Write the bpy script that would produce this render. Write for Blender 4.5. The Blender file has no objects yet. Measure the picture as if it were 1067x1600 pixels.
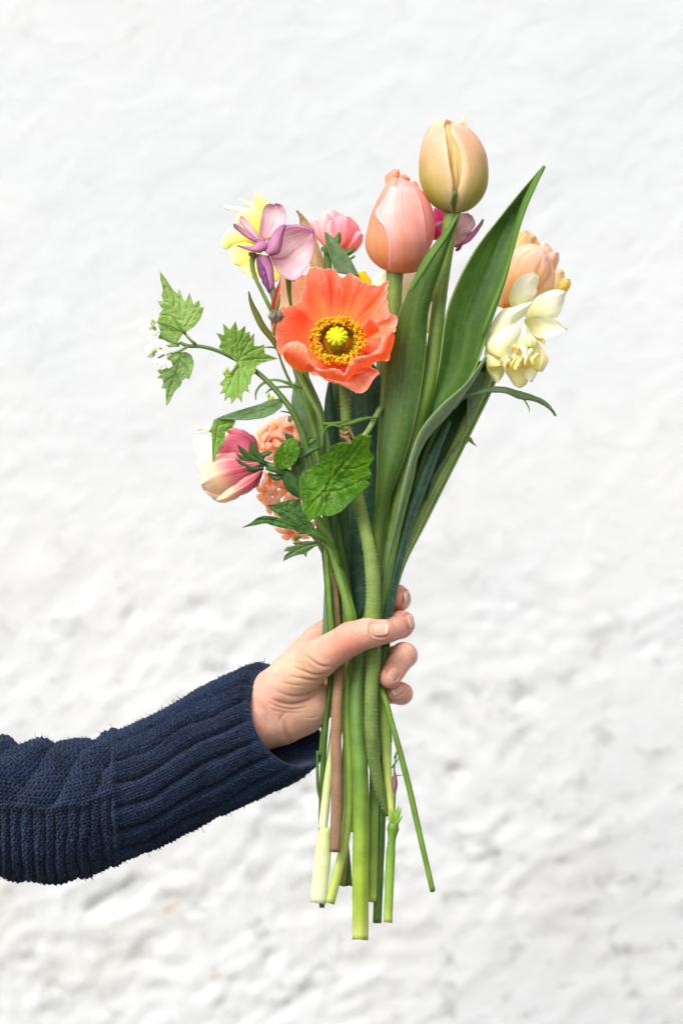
import bpy, math, random
import numpy as np
from mathutils import Vector
rng = np.random.RandomState(7); random.seed(7)
R = math.radians
S = 0.00035            # metres per unit of the bouquet plane
CD = 1.32              # camera distance from the bouquet plane
sc = bpy.context.scene
# ---------------------------------------------------------------- camera, sky, sun, exposure
cam = bpy.data.objects.new('camera', bpy.data.cameras.new('camera')); sc.collection.objects.link(cam)
cam.location = (0, -CD, 0); cam.rotation_euler = (R(90), 0, 0)
cam.data.sensor_fit = 'VERTICAL'; cam.data.sensor_height = 36
cam.data.lens = 18 * CD / (800 * S)
cam.data.clip_end = 100; cam.data.clip_start = .05
cam.data.dof.use_dof = True; cam.data.dof.focus_distance = CD - 0.016; cam.data.dof.aperture_fstop = 5.0
sc.camera = cam
world = bpy.data.worlds.new('World'); sc.world = world; world.use_nodes = True
nt = world.node_tree; bg = nt.nodes['Background']
sky = nt.nodes.new('ShaderNodeTexSky'); sky.sky_type = 'NISHITA'; sky.sun_disc = False
SUN_EL, SUN_AZ = 44, -30      # azimuth: degrees left of the direction behind the camera
sky.sun_elevation = R(SUN_EL); sky.sun_rotation = R(180 - SUN_AZ)
sky.dust_density = 4; sky.air_density = 1.0; sky.ozone_density = 1
hs = nt.nodes.new('ShaderNodeHueSaturation'); hs.inputs['Saturation'].default_value = .25
nt.links.new(sky.outputs[0], hs.inputs['Color']); nt.links.new(hs.outputs[0], bg.inputs['Color'])
bg.inputs['Strength'].default_value = 0.15
sl = bpy.data.lights.new('sun', 'SUN'); sl.energy = 1.3; sl.angle = R(30); sl.color = (1, .985, .955)
sun = bpy.data.objects.new('sun', sl); sc.collection.objects.link(sun)
sd = Vector((math.sin(R(SUN_AZ)) * math.cos(R(SUN_EL)), -math.cos(R(SUN_AZ)) * math.cos(R(SUN_EL)), math.sin(R(SUN_EL))))
sun.rotation_euler = sd.to_track_quat('Z', 'Y').to_euler()
sun.location = sd * 5
sc.view_settings.view_transform = 'Standard'; sc.view_settings.look = 'None'
sc.view_settings.exposure = 0.42; sc.view_settings.gamma = 1

# ---------------------------------------------------------------- helpers
C = sc.collection
def W(p):
    """(x, y, d): x right, y down, d towards the viewer in bouquet units -> metres"""
    p = np.asarray(p, float); k = (CD - p[..., 2] * S) / CD * S
    return np.stack([(p[..., 0] - 533.5) * k, -p[..., 2] * S, (800 - p[..., 1]) * k], -1)
def lin(c):
    if isinstance(c, str): c = [int(c[i:i+2], 16) for i in (0, 2, 4)]
    c = np.array(c[:3], float) / 255
    return tuple(np.where(c < .04045, c / 12.92, ((c + .055) / 1.055) ** 2.4)) + (1,)
def mk(name, v, f, mat, parent=None, uv=None, smooth=True, attrs=None, kind=None, label=None, mats=None):
    me = bpy.data.meshes.new(name); v = np.asarray(v, float); f = np.asarray(f)
    if f.ndim == 2:
        n, k = f.shape
        me.vertices.add(len(v)); me.vertices.foreach_set('co', v.astype(np.float32).ravel())
        me.loops.add(n * k); me.loops.foreach_set('vertex_index', f.astype(np.int32).ravel())
        me.polygons.add(n); me.polygons.foreach_set('loop_start', np.arange(0, n * k, k, dtype=np.int32))
        me.update(calc_edges=True)
    if smooth: me.polygons.foreach_set('use_smooth', np.ones(len(me.polygons), bool))
    if uv is not None:
        l = me.uv_layers.new(name='UVMap'); idx = np.zeros(len(me.loops), np.int32); me.loops.foreach_get('vertex_index', idx)
        l.data.foreach_set('uv', np.asarray(uv, np.float32)[idx].ravel())
    for k_, a in (attrs or {}).items():
        a = np.asarray(a, np.float32)
        if a.ndim == 1:
            at = me.attributes.new(k_, 'FLOAT', 'POINT'); at.data.foreach_set('value', a)
        else:
            at = me.attributes.new(k_, 'FLOAT_COLOR', 'POINT'); at.data.foreach_set('color', np.c_[a[:, :3], np.ones(len(a))].astype(np.float32).ravel())
    me.materials.append(mat); me.validate(); me.update()
    o = bpy.data.objects.new(name, me); C.objects.link(o)
    if parent is not None: o.parent = parent
    if kind: o['kind'] = kind
    if label: o['label'] = label
    return o
def thing(name, label, cat, group=None):
    o = bpy.data.objects.new(name, None); C.objects.link(o); o.empty_display_size = .02
    o['label'] = label; o['category'] = cat
    if group: o['group'] = group
    return o
def solid(o, t):
    m = o.modifiers.new('thickness', 'SOLIDIFY'); m.thickness = t * S; m.offset = 0; m.use_even_offset = False; return o
def crv(pts, n):
    """Catmull-Rom through pts (k, dim) -> n samples, chord-length parametrised"""
    p = np.asarray(pts, float)
    if len(p) == 1: return np.repeat(p, n, 0)
    if len(p) == 2:
        t = np.linspace(0, 1, n)[:, None]; return p[0] * (1 - t) + p[1] * t
    d = np.sqrt(((p[1:] - p[:-1]) ** 2).sum(-1)) + 1e-6
    d = d.reshape(len(d), -1).mean(1)
    T = np.r_[0, np.cumsum(d)]; T /= T[-1]
    m = np.gradient(p, T, axis=0, edge_order=1)
    t = np.linspace(0, 1, n); i = np.clip(np.searchsorted(T, t, 'right') - 1, 0, len(p) - 2)
    h = T[i + 1] - T[i]; s = (t - T[i]) / h
    sh = (-1,) + (1,) * (p.ndim - 1); s = s.reshape(sh); h = h.reshape(sh)
    return (2*s**3 - 3*s**2 + 1) * p[i] + (s**3 - 2*s**2 + s) * h * m[i] + (-2*s**3 + 3*s**2) * p[i+1] + (s**3 - s**2) * h * m[i+1]
_L = rng.rand(64, 64, 64).astype(np.float32)
def vnoise(p, f=1.0, oct=1, gain=.5):
    """smooth value noise, p (...,3) -> about -1..1"""
    out = 0; amp = 1; tot = 0; p = np.asarray(p, float) * f
    for o in range(oct):
        q = np.floor(p).astype(int); t = p - q; t = t * t * (3 - 2 * t); r = 0
        for a in (0, 1):
            for b in (0, 1):
                for c in (0, 1):
                    w = (t[..., 0] if a else 1 - t[..., 0]) * (t[..., 1] if b else 1 - t[..., 1]) * (t[..., 2] if c else 1 - t[..., 2])
                    r = r + w * _L[(q[..., 0] + a) % 64, (q[..., 1] + b) % 64, (q[..., 2] + c) % 64]
        out = out + amp * (r * 2 - 1); tot += amp; amp *= gain; p = p * 2.03 + 17.3
    return out / tot
def gridfaces(nv, nu, wrap=False, off=0):
    j, i = np.meshgrid(np.arange(nv - 1), np.arange(nu if wrap else nu - 1), indexing='ij')
    i2 = (i + 1) % nu
    return np.stack([j*nu+i, j*nu+i2, (j+1)*nu+i2, (j+1)*nu+i], -1).reshape(-1, 4) + off
def gridnormals(P):
    du = np.gradient(P, axis=1); dv = np.gradient(P, axis=0); n = np.cross(du, dv)
    return n / (np.linalg.norm(n, axis=-1, keepdims=True) + 1e-9)
SEED = [0]
def surf(rows, nu=18, nv=30, ruffle=0, rf=6, crinkle=0, cf=.12, lines=0, ln=20, mask=None):
    """control grid rows[v][u] of (x,y,d) -> fine grid; ruffle: edge waves, crinkle: all-over relief, lines: ridges along v"""
    P = np.array([crv(r, nu) for r in rows]); P = crv(P, nv)
    SEED[0] += 1; sd_ = SEED[0] * 3.7
    u = np.linspace(-1, 1, nu)[None, :]; v = np.linspace(0, 1, nv)[:, None]
    n = gridnormals(P)
    disp = np.zeros((nv, nu))
    if ruffle:
        e = np.maximum(np.abs(u) ** 3 * np.minimum(1, v * 3), v ** 4)
        q = np.stack(np.broadcast_arrays(u * rf * .5 + sd_, v * rf, 0 * u + 0 * v), -1)
        disp = disp + ruffle * e * vnoise(q, 1, 2)
    if crinkle:
        disp = disp + crinkle * vnoise(P + sd_, cf, 2) * np.minimum(1, v * 2 + .2)
    if lines:
        w = vnoise(np.stack(np.broadcast_arrays(u * ln * .5 + sd_, v * 1.2 + 0 * u, 0 * u + 0 * v), -1), 1, 2)
        disp = disp + lines * w * np.minimum(1, v * 1.5 + .1)
    P = P + n * disp[..., None]
    return P
def rails(L, Rr, b=0, d=0, n=9, m=5):
    """two edges base->tip plus a bulge b towards the viewer (number or list along v)"""
    f = lambda q: np.array([list(p) + [d] if len(p) == 2 else list(p) for p in q], float)
    A = crv(f(L), n); B = crv(f(Rr), n); bb = np.interp(np.linspace(0, 1, n), np.linspace(0, 1, len(np.atleast_1d(b))), np.atleast_1d(b))
    rows = []
    for i in range(n):
        r = []
        for j in range(m):
            t = j / (m - 1); p = A[i] * (1 - t) + B[i] * t; p[2] += bb[i] * (1 - (2 * t - 1) ** 2); r.append(p)
        rows.append(r)
    return rows
def sheet(name, patches, mat, parent, thick=1.0, label=None):
    """patches: one or several grids P(nv,nu,3) joined in one mesh"""
    if not isinstance(patches, list): patches = [patches]
    V, F, U = [], [], []; off = 0
    for P in patches:
        nv, nu = P.shape[:2]
        V.append(W(P).reshape(-1, 3)); F.append(gridfaces(nv, nu, off=off)); off += nv * nu
        uu, vv = np.meshgrid(np.linspace(0, 1, nu), np.linspace(0, 1, nv)); U.append(np.stack([uu, vv], -1).reshape(-1, 2))
    o = mk(name, np.concatenate(V), np.concatenate(F), mat, parent, np.concatenate(U), label=label)
    if thick: solid(o, thick)
    return o
def petal(name, L, Rr, mat, parent, b=8, d=0, nu=18, nv=30, thick=.45, label=None, **k):
    return sheet(name, surf(rails(L, Rr, b, d), nu, nv, **k), mat, parent, thick, label)
def tube_grid(pts, rad, n=None, seg=14, flat=1.0, ridge=None, bump=0, bf=.15):
    p = np.asarray(pts, float)
    if n is None: n = int(max(6, np.linalg.norm(np.diff(p, axis=0), axis=1).sum() / 7))
    rad = np.atleast_1d(rad); rr = np.interp(np.linspace(0, 1, n), np.linspace(0, 1, len(rad)), rad) if len(rad) != len(p) else crv(np.c_[p, rad], n)[:, 3]
    q = crv(p, n); T = np.gradient(q, axis=0); T /= np.linalg.norm(T, axis=1, keepdims=True) + 1e-9
    N = np.zeros_like(q); ref = np.array([0, 0, 1.0])
    x = np.cross(T[0], ref)
    if np.linalg.norm(x) < .2: x = np.cross(T[0], [0, 1.0, 0])
    x /= np.linalg.norm(x)
    G = []
    for i in range(n):
        x = x - T[i] * x.dot(T[i]); x /= np.linalg.norm(x) + 1e-9; y = np.cross(T[i], x)
        a = np.linspace(0, 2 * np.pi, seg, endpoint=False); r = np.full(seg, rr[i])
        if ridge: r = r * (1 + ridge[1] * np.cos(a * ridge[0]))
        G.append(q[i] + (np.cos(a) * r)[:, None] * x + (np.sin(a) * r * flat)[:, None] * y)
    G = np.array(G)
    if bump:
        c = G.mean(1, keepdims=True); dd = G - c; dd /= np.linalg.norm(dd, axis=-1, keepdims=True) + 1e-9
        SEED[0] += 1; G = G + dd * bump * vnoise(G + SEED[0] * 5.1, bf, 2)[..., None]
    return G
def tube(name, pts, rad, mat, parent, n=None, seg=14, cut=0, label=None, **k):
    """swept stem; cut > 0 leaves a hollow rim at the far end, else rounded caps"""
    G = tube_grid(pts, rad, n, seg, **k); n = len(G)
    e0 = G[0].mean(0); e1 = G[-1].mean(0); t1 = (G[-1].mean(0) - G[-2].mean(0)); t1 = t1 / (np.linalg.norm(t1) + 1e-9)
    rows = [np.repeat(e0[None], seg, 0), *G]
    if cut:
        G[-1] = G[-1] + t1 * (rng.normal(0, .5, (seg, 1)) + np.linspace(-1.2, 1.2, seg)[:, None] * rng.choice([-1, 1]) * np.cos(np.linspace(0, 6.28, seg))[:, None])
        rows[-1] = G[-1]; rows += [e1 + (G[-1] - e1) * .8 - t1 * .3, e1 + (G[-1] - e1) * .68 - t1 * cut]
    rows += [np.repeat((e1 - t1 * cut)[None], seg, 0)]
    rows = np.array(rows); nv = len(rows)
    vv, uu = np.meshgrid(np.linspace(0, 1, nv), np.linspace(0, 1, seg), indexing='ij')
    return mk(name, W(rows).reshape(-1, 3), gridfaces(nv, seg, True), mat, parent, np.stack([uu, vv], -1).reshape(-1, 2), label=label)
def hairs(name, G, count, length, mat, parent, w=.35, droop=0, v0=0, v1=1):
    """G: tube or sheet grid; short hairs as thin three-sided spikes"""
    nv, nu = G.shape[:2]; c = G.mean(1)
    V = []; F = []
    for k in range(count):
        i = int((v0 + (v1 - v0) * random.random()) * (nv - 1)); j = random.randrange(nu)
        p = G[i, j] * .5 + G[min(i + 1, nv - 1), (j + 1) % nu] * .5; d = p - c[i]; d /= np.linalg.norm(d) + 1e-9
        d = d + rng.normal(0, .25, 3); d /= np.linalg.norm(d); a = np.cross(d, rng.normal(0, 1, 3)); a /= np.linalg.norm(a); b = np.cross(d, a)
        l = length * (.5 + random.random()); q = p - d * .8; o = len(V)
        m = p + d * l * .55; e = p + d * l + np.array([0, droop * l, 0])
        for t in range(3):
            an = t * 2.094; V.append(q + (a * math.cos(an) + b * math.sin(an)) * w)
        for t in range(3):
            an = t * 2.094; V.append(m + (a * math.cos(an) + b * math.sin(an)) * w * .6)
        V += [e, e, e]
        for r_ in (0, 3):
            for t in range(3): F.append((o+r_+t, o+r_+(t+1) % 3, o+r_+3+(t+1) % 3, o+r_+3+t))
    return mk(name, W(np.array(V)), np.array(F), mat, parent, kind='stuff')

# ---------------------------------------------------------------- materials
class N:
    def __init__(s, name):
        s.m = bpy.data.materials.new(name); s.m.use_nodes = True; s.t = s.m.node_tree; s.t.nodes.clear()
        s.out = s.n('ShaderNodeOutputMaterial')
    def n(s, t, **k):
        x = s.t.nodes.new(t)
        for a, b in k.items(): setattr(x, a, b)
        return x
    def put(s, sock, v):
        if isinstance(v, bpy.types.NodeSocket): s.t.links.new(v, sock)
        else: sock.default_value = v
    def math(s, op, a, b=0.0, clamp=False):
        x = s.n('ShaderNodeMath', operation=op, use_clamp=clamp); s.put(x.inputs[0], a); s.put(x.inputs[1], b); return x.outputs[0]
    def mix(s, f, a, b, mode='MIX'):
        x = s.n('ShaderNodeMix', data_type='RGBA', blend_type=mode); s.put(x.inputs[0], f); s.put(x.inputs[6], a); s.put(x.inputs[7], b); return x.outputs[2]
    def ramp(s, f, stops, interp='LINEAR'):
        x = s.n('ShaderNodeValToRGB'); r = x.color_ramp; r.interpolation = interp
        while len(r.elements) > 1: r.elements.remove(r.elements[-1])
        r.elements[0].position = stops[0][0]; r.elements[0].color = lin(stops[0][1])
        for p_, c_ in stops[1:]:
            e = r.elements.new(p_); e.color = lin(c_)
        s.put(x.inputs[0], f); return x.outputs[0]
    def framp(s, f, a, b, c=0., d=1.):
        x = s.n('ShaderNodeMapRange'); x.interpolation_type = 'SMOOTHSTEP'
        s.put(x.inputs[0], f)
        for i, q in enumerate((a, b, c, d)): s.put(x.inputs[i + 1], q)
        return x.outputs[0]
    def noise(s, vec, scale, detail=2, rough=.5, dist=0):
        x = s.n('ShaderNodeTexNoise'); s.put(x.inputs['Vector'], vec); s.put(x.inputs['Scale'], scale)
        x.inputs['Detail'].default_value = detail; x.inputs['Roughness'].default_value = rough; x.inputs['Distortion'].default_value = dist
        return x.outputs['Fac']
    def vmul(s, v, m):
        x = s.n('ShaderNodeVectorMath', operation='MULTIPLY'); s.put(x.inputs[0], v); s.put(x.inputs[1], m); return x.outputs[0]
    def vadd(s, v, m):
        x = s.n('ShaderNodeVectorMath', operation='ADD'); s.put(x.inputs[0], v); s.put(x.inputs[1], m); return x.outputs[0]
    def bump(s, h, strength=.5, dist=.001, normal=None):
        x = s.n('ShaderNodeBump'); s.put(x.inputs['Strength'], strength); s.put(x.inputs['Distance'], dist); s.put(x.inputs['Height'], h)
        if normal is not None: s.put(x.inputs['Normal'], normal)
        return x.outputs[0]
    def uvs(s):
        uv = s.n('ShaderNodeTexCoord').outputs['UV']; sp = s.n('ShaderNodeSeparateXYZ'); s.put(sp.inputs[0], uv); return uv, sp.outputs[0], sp.outputs[1]
    def rnd(s): return s.n('ShaderNodeObjectInfo').outputs['Random']
    def pos(s): return s.n('ShaderNodeNewGeometry').outputs['Position']
    def attr(s, name, out='Fac'): return s.n('ShaderNodeAttribute', attribute_name=name).outputs[out]
    def principled(s, col, rough=.5, normal=None, spec=.5, sss=0, ssr=(1, .3, .2), sssc=.002, sheen=0, trans=0, tcol=None):
        b = s.n('ShaderNodeBsdfPrincipled'); s.put(b.inputs['Base Color'], col); s.put(b.inputs['Roughness'], rough); s.put(b.inputs['Specular IOR Level'], spec)
        if sss:
            b.inputs['Subsurface Weight'].default_value = sss; b.inputs['Subsurface Radius'].default_value = ssr; b.inputs['Subsurface Scale'].default_value = sssc
        if sheen: b.inputs['Sheen Weight'].default_value = sheen; b.inputs['Sheen Roughness'].default_value = .5
        if normal is not None: s.put(b.inputs['Normal'], normal)
        sh = b.outputs[0]
        if trans:
            t = s.n('ShaderNodeBsdfTranslucent'); hv = s.n('ShaderNodeHueSaturation'); hv.inputs['Saturation'].default_value = .92; hv.inputs['Value'].default_value = 1.5; s.put(hv.inputs['Color'], tcol if tcol is not None else col); s.put(t.inputs['Color'], hv.outputs[0])
            if normal is not None: s.put(t.inputs['Normal'], normal)
            mx = s.n('ShaderNodeMixShader'); s.put(mx.inputs[0], trans); s.put(mx.inputs[1], sh); s.put(mx.inputs[2], t.outputs[0]); sh = mx.outputs[0]
        s.put(s.out.inputs['Surface'], sh); return s.m
def petal_mat(name, stops, edge=None, edge_amt=.5, edge_pow=3, streak=None, streak_amt=.4, sn=30, sv=1.2, trans=.35, rough=.55, bump=.25, blotch=.12, mid=None, mid_w=.12, mid_v=(.0, .9), side=None, bdist=.0006, patch=None, spec=.14):
    s = N(name); uv, u, v = s.uvs(); r = s.rnd()
    off = s.n('ShaderNodeCombineXYZ'); s.put(off.inputs[0], s.math('MULTIPLY', r, 37.)); s.put(off.inputs[1], s.math('MULTIPLY', r, 11.)); s.put(off.inputs[2], s.math('MULTIPLY', r, 5.))
    vj = s.math('ADD', v, s.math('MULTIPLY', s.math('SUBTRACT', s.noise(s.vadd(s.vmul(uv, (sn * .5, 1.5, 1)), off.outputs[0]), 1, 2), .5), .22))
    col = s.ramp(vj, stops)
    au = s.math('ABSOLUTE', s.math('SUBTRACT', s.math('MULTIPLY', u, 2.), 1.))
    if side: col = s.mix(s.framp(s.math('ADD', u, s.math('MULTIPLY', s.noise(s.vmul(uv, (3, 3, 1)), 2), .2)), *side[1:3]), col, lin(side[0]))
    if patch: col = s.mix(s.math('MULTIPLY', s.framp(u, patch[1], patch[2]), s.math('MULTIPLY', s.framp(v, patch[3], patch[4]), patch[5])), col, lin(patch[0]))
    if mid:
        f = s.math('MULTIPLY', s.framp(au, mid_w * 2.2, 0), s.framp(v, mid_v[1], mid_v[0])); col = s.mix(f, col, lin(mid))
    st = s.noise(s.vadd(s.vmul(uv, (sn, sv, 1)), off.outputs[0]), 1, 3, .6)
    if streak: col = s.mix(s.math('MULTIPLY', s.framp(st, .45, .68), streak_amt), col, lin(streak))
    if edge: col = s.mix(s.math('MULTIPLY', s.math('POWER', s.math('MAXIMUM', au, s.math('MULTIPLY', v, v)), edge_pow), edge_amt), col, lin(edge))
    bl = s.noise(s.pos(), 120, 3, .6)
    col = s.mix(blotch, col, s.mix(s.framp(bl, .3, .7), lin((120, 90, 60)), lin((255, 255, 245))), 'SOFT_LIGHT')
    fine = s.noise(s.pos(), 900, 2)
    h = s.math('ADD', st, s.math('MULTIPLY', fine, .25))
    return s.principled(col, rough, s.bump(h, bump, bdist), spec, trans=trans)
def leaf_mat(name, top, dark, stripe=None, trans=.22, rough=.42, sn=40, bump=.3, base=None, base_v=.2, bloom=.0, edgec=None, spec=.36, tipc=None):
    """strap or tulip leaf: parallel veins, waxy, uneven green"""
    s = N(name); uv, u, v = s.uvs(); r = s.rnd()
    off = s.n('ShaderNodeCombineXYZ'); s.put(off.inputs[0], s.math('MULTIPLY', r, 37.)); s.put(off.inputs[1], s.math('MULTIPLY', r, 11.))
    bl = s.noise(s.vadd(s.vmul(uv, (2, 3, 1)), off.outputs[0]), 1.4, 4, .6)
    col = s.mix(s.framp(bl, .35, .68), lin(top), lin(dark))
    st = s.noise(s.vadd(s.vmul(uv, (sn, .8, 1)), off.outputs[0]), 1, 3, .65)
    col = s.mix(s.math('MULTIPLY', s.framp(st, .42, .7), .45), col, lin(stripe or top))
    if bloom:
        bn = s.noise(s.pos(), 260, 4, .7); col = s.mix(s.math('MULTIPLY', s.framp(bn, .45, .75), bloom), col, lin((170, 195, 175)))
    if base: col = s.mix(s.framp(v, base_v, 0.), col, lin(base))
    if tipc: col = s.mix(s.framp(v, .93, 1.), col, lin(tipc))
    if edgec:
        au = s.math('ABSOLUTE', s.math('SUBTRACT', s.math('MULTIPLY', u, 2.), 1.)); col = s.mix(s.framp(au, .9, .985), col, lin(edgec))
    h = s.math('ADD', st, s.math('MULTIPLY', s.noise(s.pos(), 1500, 2), .3))
    return s.principled(col, rough, s.bump(h, bump, .0005), spec, trans=trans)
def stem_mat(name, stops, rough=.42, sn=14, streak=None, amt=.3, grain=0, grainc=(200, 205, 150), trans=.0, spec=.45):
    s = N(name); uv, u, v = s.uvs(); r = s.rnd()
    q = s.vadd(s.vmul(uv, (sn, 2.2, 1)), (3.3, 1.7, 0)); st = s.noise(q, 1, 4, .65)
    vj = s.math('ADD', v, s.math('MULTIPLY', s.math('SUBTRACT', st, .5), .08)); col = s.ramp(vj, stops)
    if streak: col = s.mix(s.math('MULTIPLY', s.framp(st, .45, .7), amt), col, lin(streak))
    fn = s.noise(s.pos(), 1600, 3, .7); h = s.math('ADD', st, s.math('MULTIPLY', fn, .4 if not grain else 1.2))
    if grain: col = s.mix(s.math('MULTIPLY', s.framp(fn, .48, .66), grain), col, lin(grainc))
    bl = s.noise(s.pos(), 90, 3, .6); col = s.mix(.3, col, s.mix(s.framp(bl, .3, .7), lin((90, 100, 60)), lin((235, 235, 200))), 'SOFT_LIGHT')
    return s.principled(col, rough, s.bump(h, .3, .0006), spec, sss=.05, ssr=(.8, 1, .4), sssc=.0015)
def serrate_mat(name, top, dark, vein, rough=.5, trans=.3, veinamt=.6):
    s = N(name); p = s.pos(); bl = s.noise(p, 110, 4, .6)
    col = s.mix(s.framp(bl, .35, .68), lin(top), lin(dark)); ve = s.attr('vein')
    vo = s.n('ShaderNodeTexVoronoi', feature='DISTANCE_TO_EDGE'); vo.inputs['Scale'].default_value = 330; wn = s.n('ShaderNodeTexNoise'); s.put(wn.inputs['Vector'], p); wn.inputs['Scale'].default_value = 300; s.put(vo.inputs['Vector'], s.vadd(p, s.vmul(wn.outputs['Color'], (.003, .003, .003))))
    net = s.framp(vo.outputs['Distance'], .10, 0.)
    col = s.mix(s.math('MULTIPLY', net, .3), col, lin(vein)); col = s.mix(s.math('MULTIPLY', ve, veinamt), col, lin(vein))
    h = s.math('SUBTRACT', s.math('MULTIPLY', s.noise(p, 500, 3), .5), s.math('ADD', s.math('MULTIPLY', net, .5), ve))
    return s.principled(col, rough, s.bump(h, .5, .0007), .4, trans=trans)
def plain_mat(name, a, b, scale=300, rough=.5, bump=.3, trans=0, sss=0):
    s = N(name); n = s.noise(s.pos(), scale, 3, .6)
    return s.principled(s.mix(s.framp(n, .35, .65), lin(a), lin(b)), rough, s.bump(n, bump, .0005), .4, trans=trans, sss=sss)
# ---------------------------------------------------------------- whitewashed wall
WY = 0.47
def build_wall():
    nx, nz = 760, 620; X = np.linspace(-1.8, 1.8, nx); Z = np.linspace(-1.35, 1.35, nz)
    xx, zz = np.meshgrid(X, Z); P = np.stack([xx, zz, 0 * xx], -1)
    low = np.clip((.12 - zz) / .42, 0, 1); low = low * low * (3 - 2 * low)
    warp = np.stack([vnoise(P, 9, 3), vnoise(P + 9, 9, 3), 0 * xx], -1) * .035
    Q = P + warp; Q = Q @ np.array([[.88, -.47, 0], [.47, .88, 0], [0, 0, 1.]]) * np.array([1, 1.55, 1])
    mk_ = np.clip(vnoise(P + 5, 5.5, 4, .6) * 2.2 + .35, 0, 1); mk_ = .22 + .95 * mk_ * mk_ * (3 - 2 * mk_)
    h = .0024 * vnoise(P, 3.2, 2) + .0013 * vnoise(Q, 32, 6, .78) * (.24 + .95 * low) * mk_
    rid = 1 - np.abs(vnoise(Q + 3, 14, 4, .6)); h = h + .0010 * np.clip(rid - .82, 0, 1) * 4 * (.6 + .9 * low)
    pit = np.clip(vnoise(Q + 31, 42, 3) - .38, 0, 1) * 2; h = h - .0100 * pit * mk_ * (.04 + .92 * low)
    h = h + .0018 * vnoise(Q, 95, 2, .7) * (.25 + low) * mk_
    s = N('whitewash'); p = s.pos(); pr_ = s.n('ShaderNodeVectorRotate', rotation_type='Y_AXIS'); s.put(pr_.inputs['Vector'], p); pr_.inputs['Angle'].default_value = R(-26) * -1
    pq = s.vmul(pr_.outputs[0], (1, 1, 1.6)); n1 = s.noise(p, 3.2, 4, .6, .4); n2 = s.noise(pq, 30, 8, .72, .5); n3 = s.noise(p, 120, 5, .7)
    sp = s.n('ShaderNodeSeparateXYZ'); s.put(sp.inputs[0], p); lowz = s.framp(sp.outputs[2], .10, -.30)
    col = s.mix(s.framp(n1, .35, .7), lin((218, 219, 220)), lin((211, 214, 216)))
    n5 = s.noise(s.vadd(p, (1, 0, 4)), 5, 5, .6)
    col = s.mix(s.math('MULTIPLY', s.framp(n2, .53, .66), s.math('ADD', s.math('MULTIPLY', lowz, .62), .13)), col, lin((158, 159, 155)))
    col = s.mix(s.math('MULTIPLY', s.framp(n5, .50, .66), s.math('ADD', s.math('MULTIPLY', lowz, .32), .06)), col, lin((196, 194, 184)))
    n4 = s.noise(s.vadd(pq, (3, 0, 1)), 19, 4, .65, .4)
    col = s.mix(s.math('MULTIPLY', s.framp(n4, .63, .72), s.math('MULTIPLY', lowz, .85)), col, lin((182, 156, 124)))
    m = s.principled(col, .85, s.bump(s.math('ADD', n2, s.math('MULTIPLY', n3, .45)), .36, .004), .2)
    v = np.stack([xx, WY - h, zz], -1).reshape(-1, 3); f = gridfaces(nz, nx)
    w = mk('wall', v, f, m)
    mo = w.modifiers.new('thickness', 'SOLIDIFY'); mo.thickness = .25; mo.offset = -1
    w['label'] = 'rough whitewashed wall with lumpy plaster behind the hand-held bouquet'; w['category'] = 'wall'
    return w
build_wall()

def build_bounce_ground():  # added sheet below the frame, unseen, only bounces light upward
    s = N('pale_paving'); n = s.noise(s.pos(), 8, 6, .6); m = s.principled(s.mix(s.framp(n, .3, .7), lin((92, 92, 86)), lin((74, 74, 70))), .8, s.bump(n, .3, .01))
    g = mk('ground', [[-12, -14, -1.36], [12, -14, -1.36], [12, WY + .1, -1.36], [-12, WY + .1, -1.36]], [[0, 1, 2, 3]], m, smooth=False, kind='structure')
build_bounce_ground()
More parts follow.
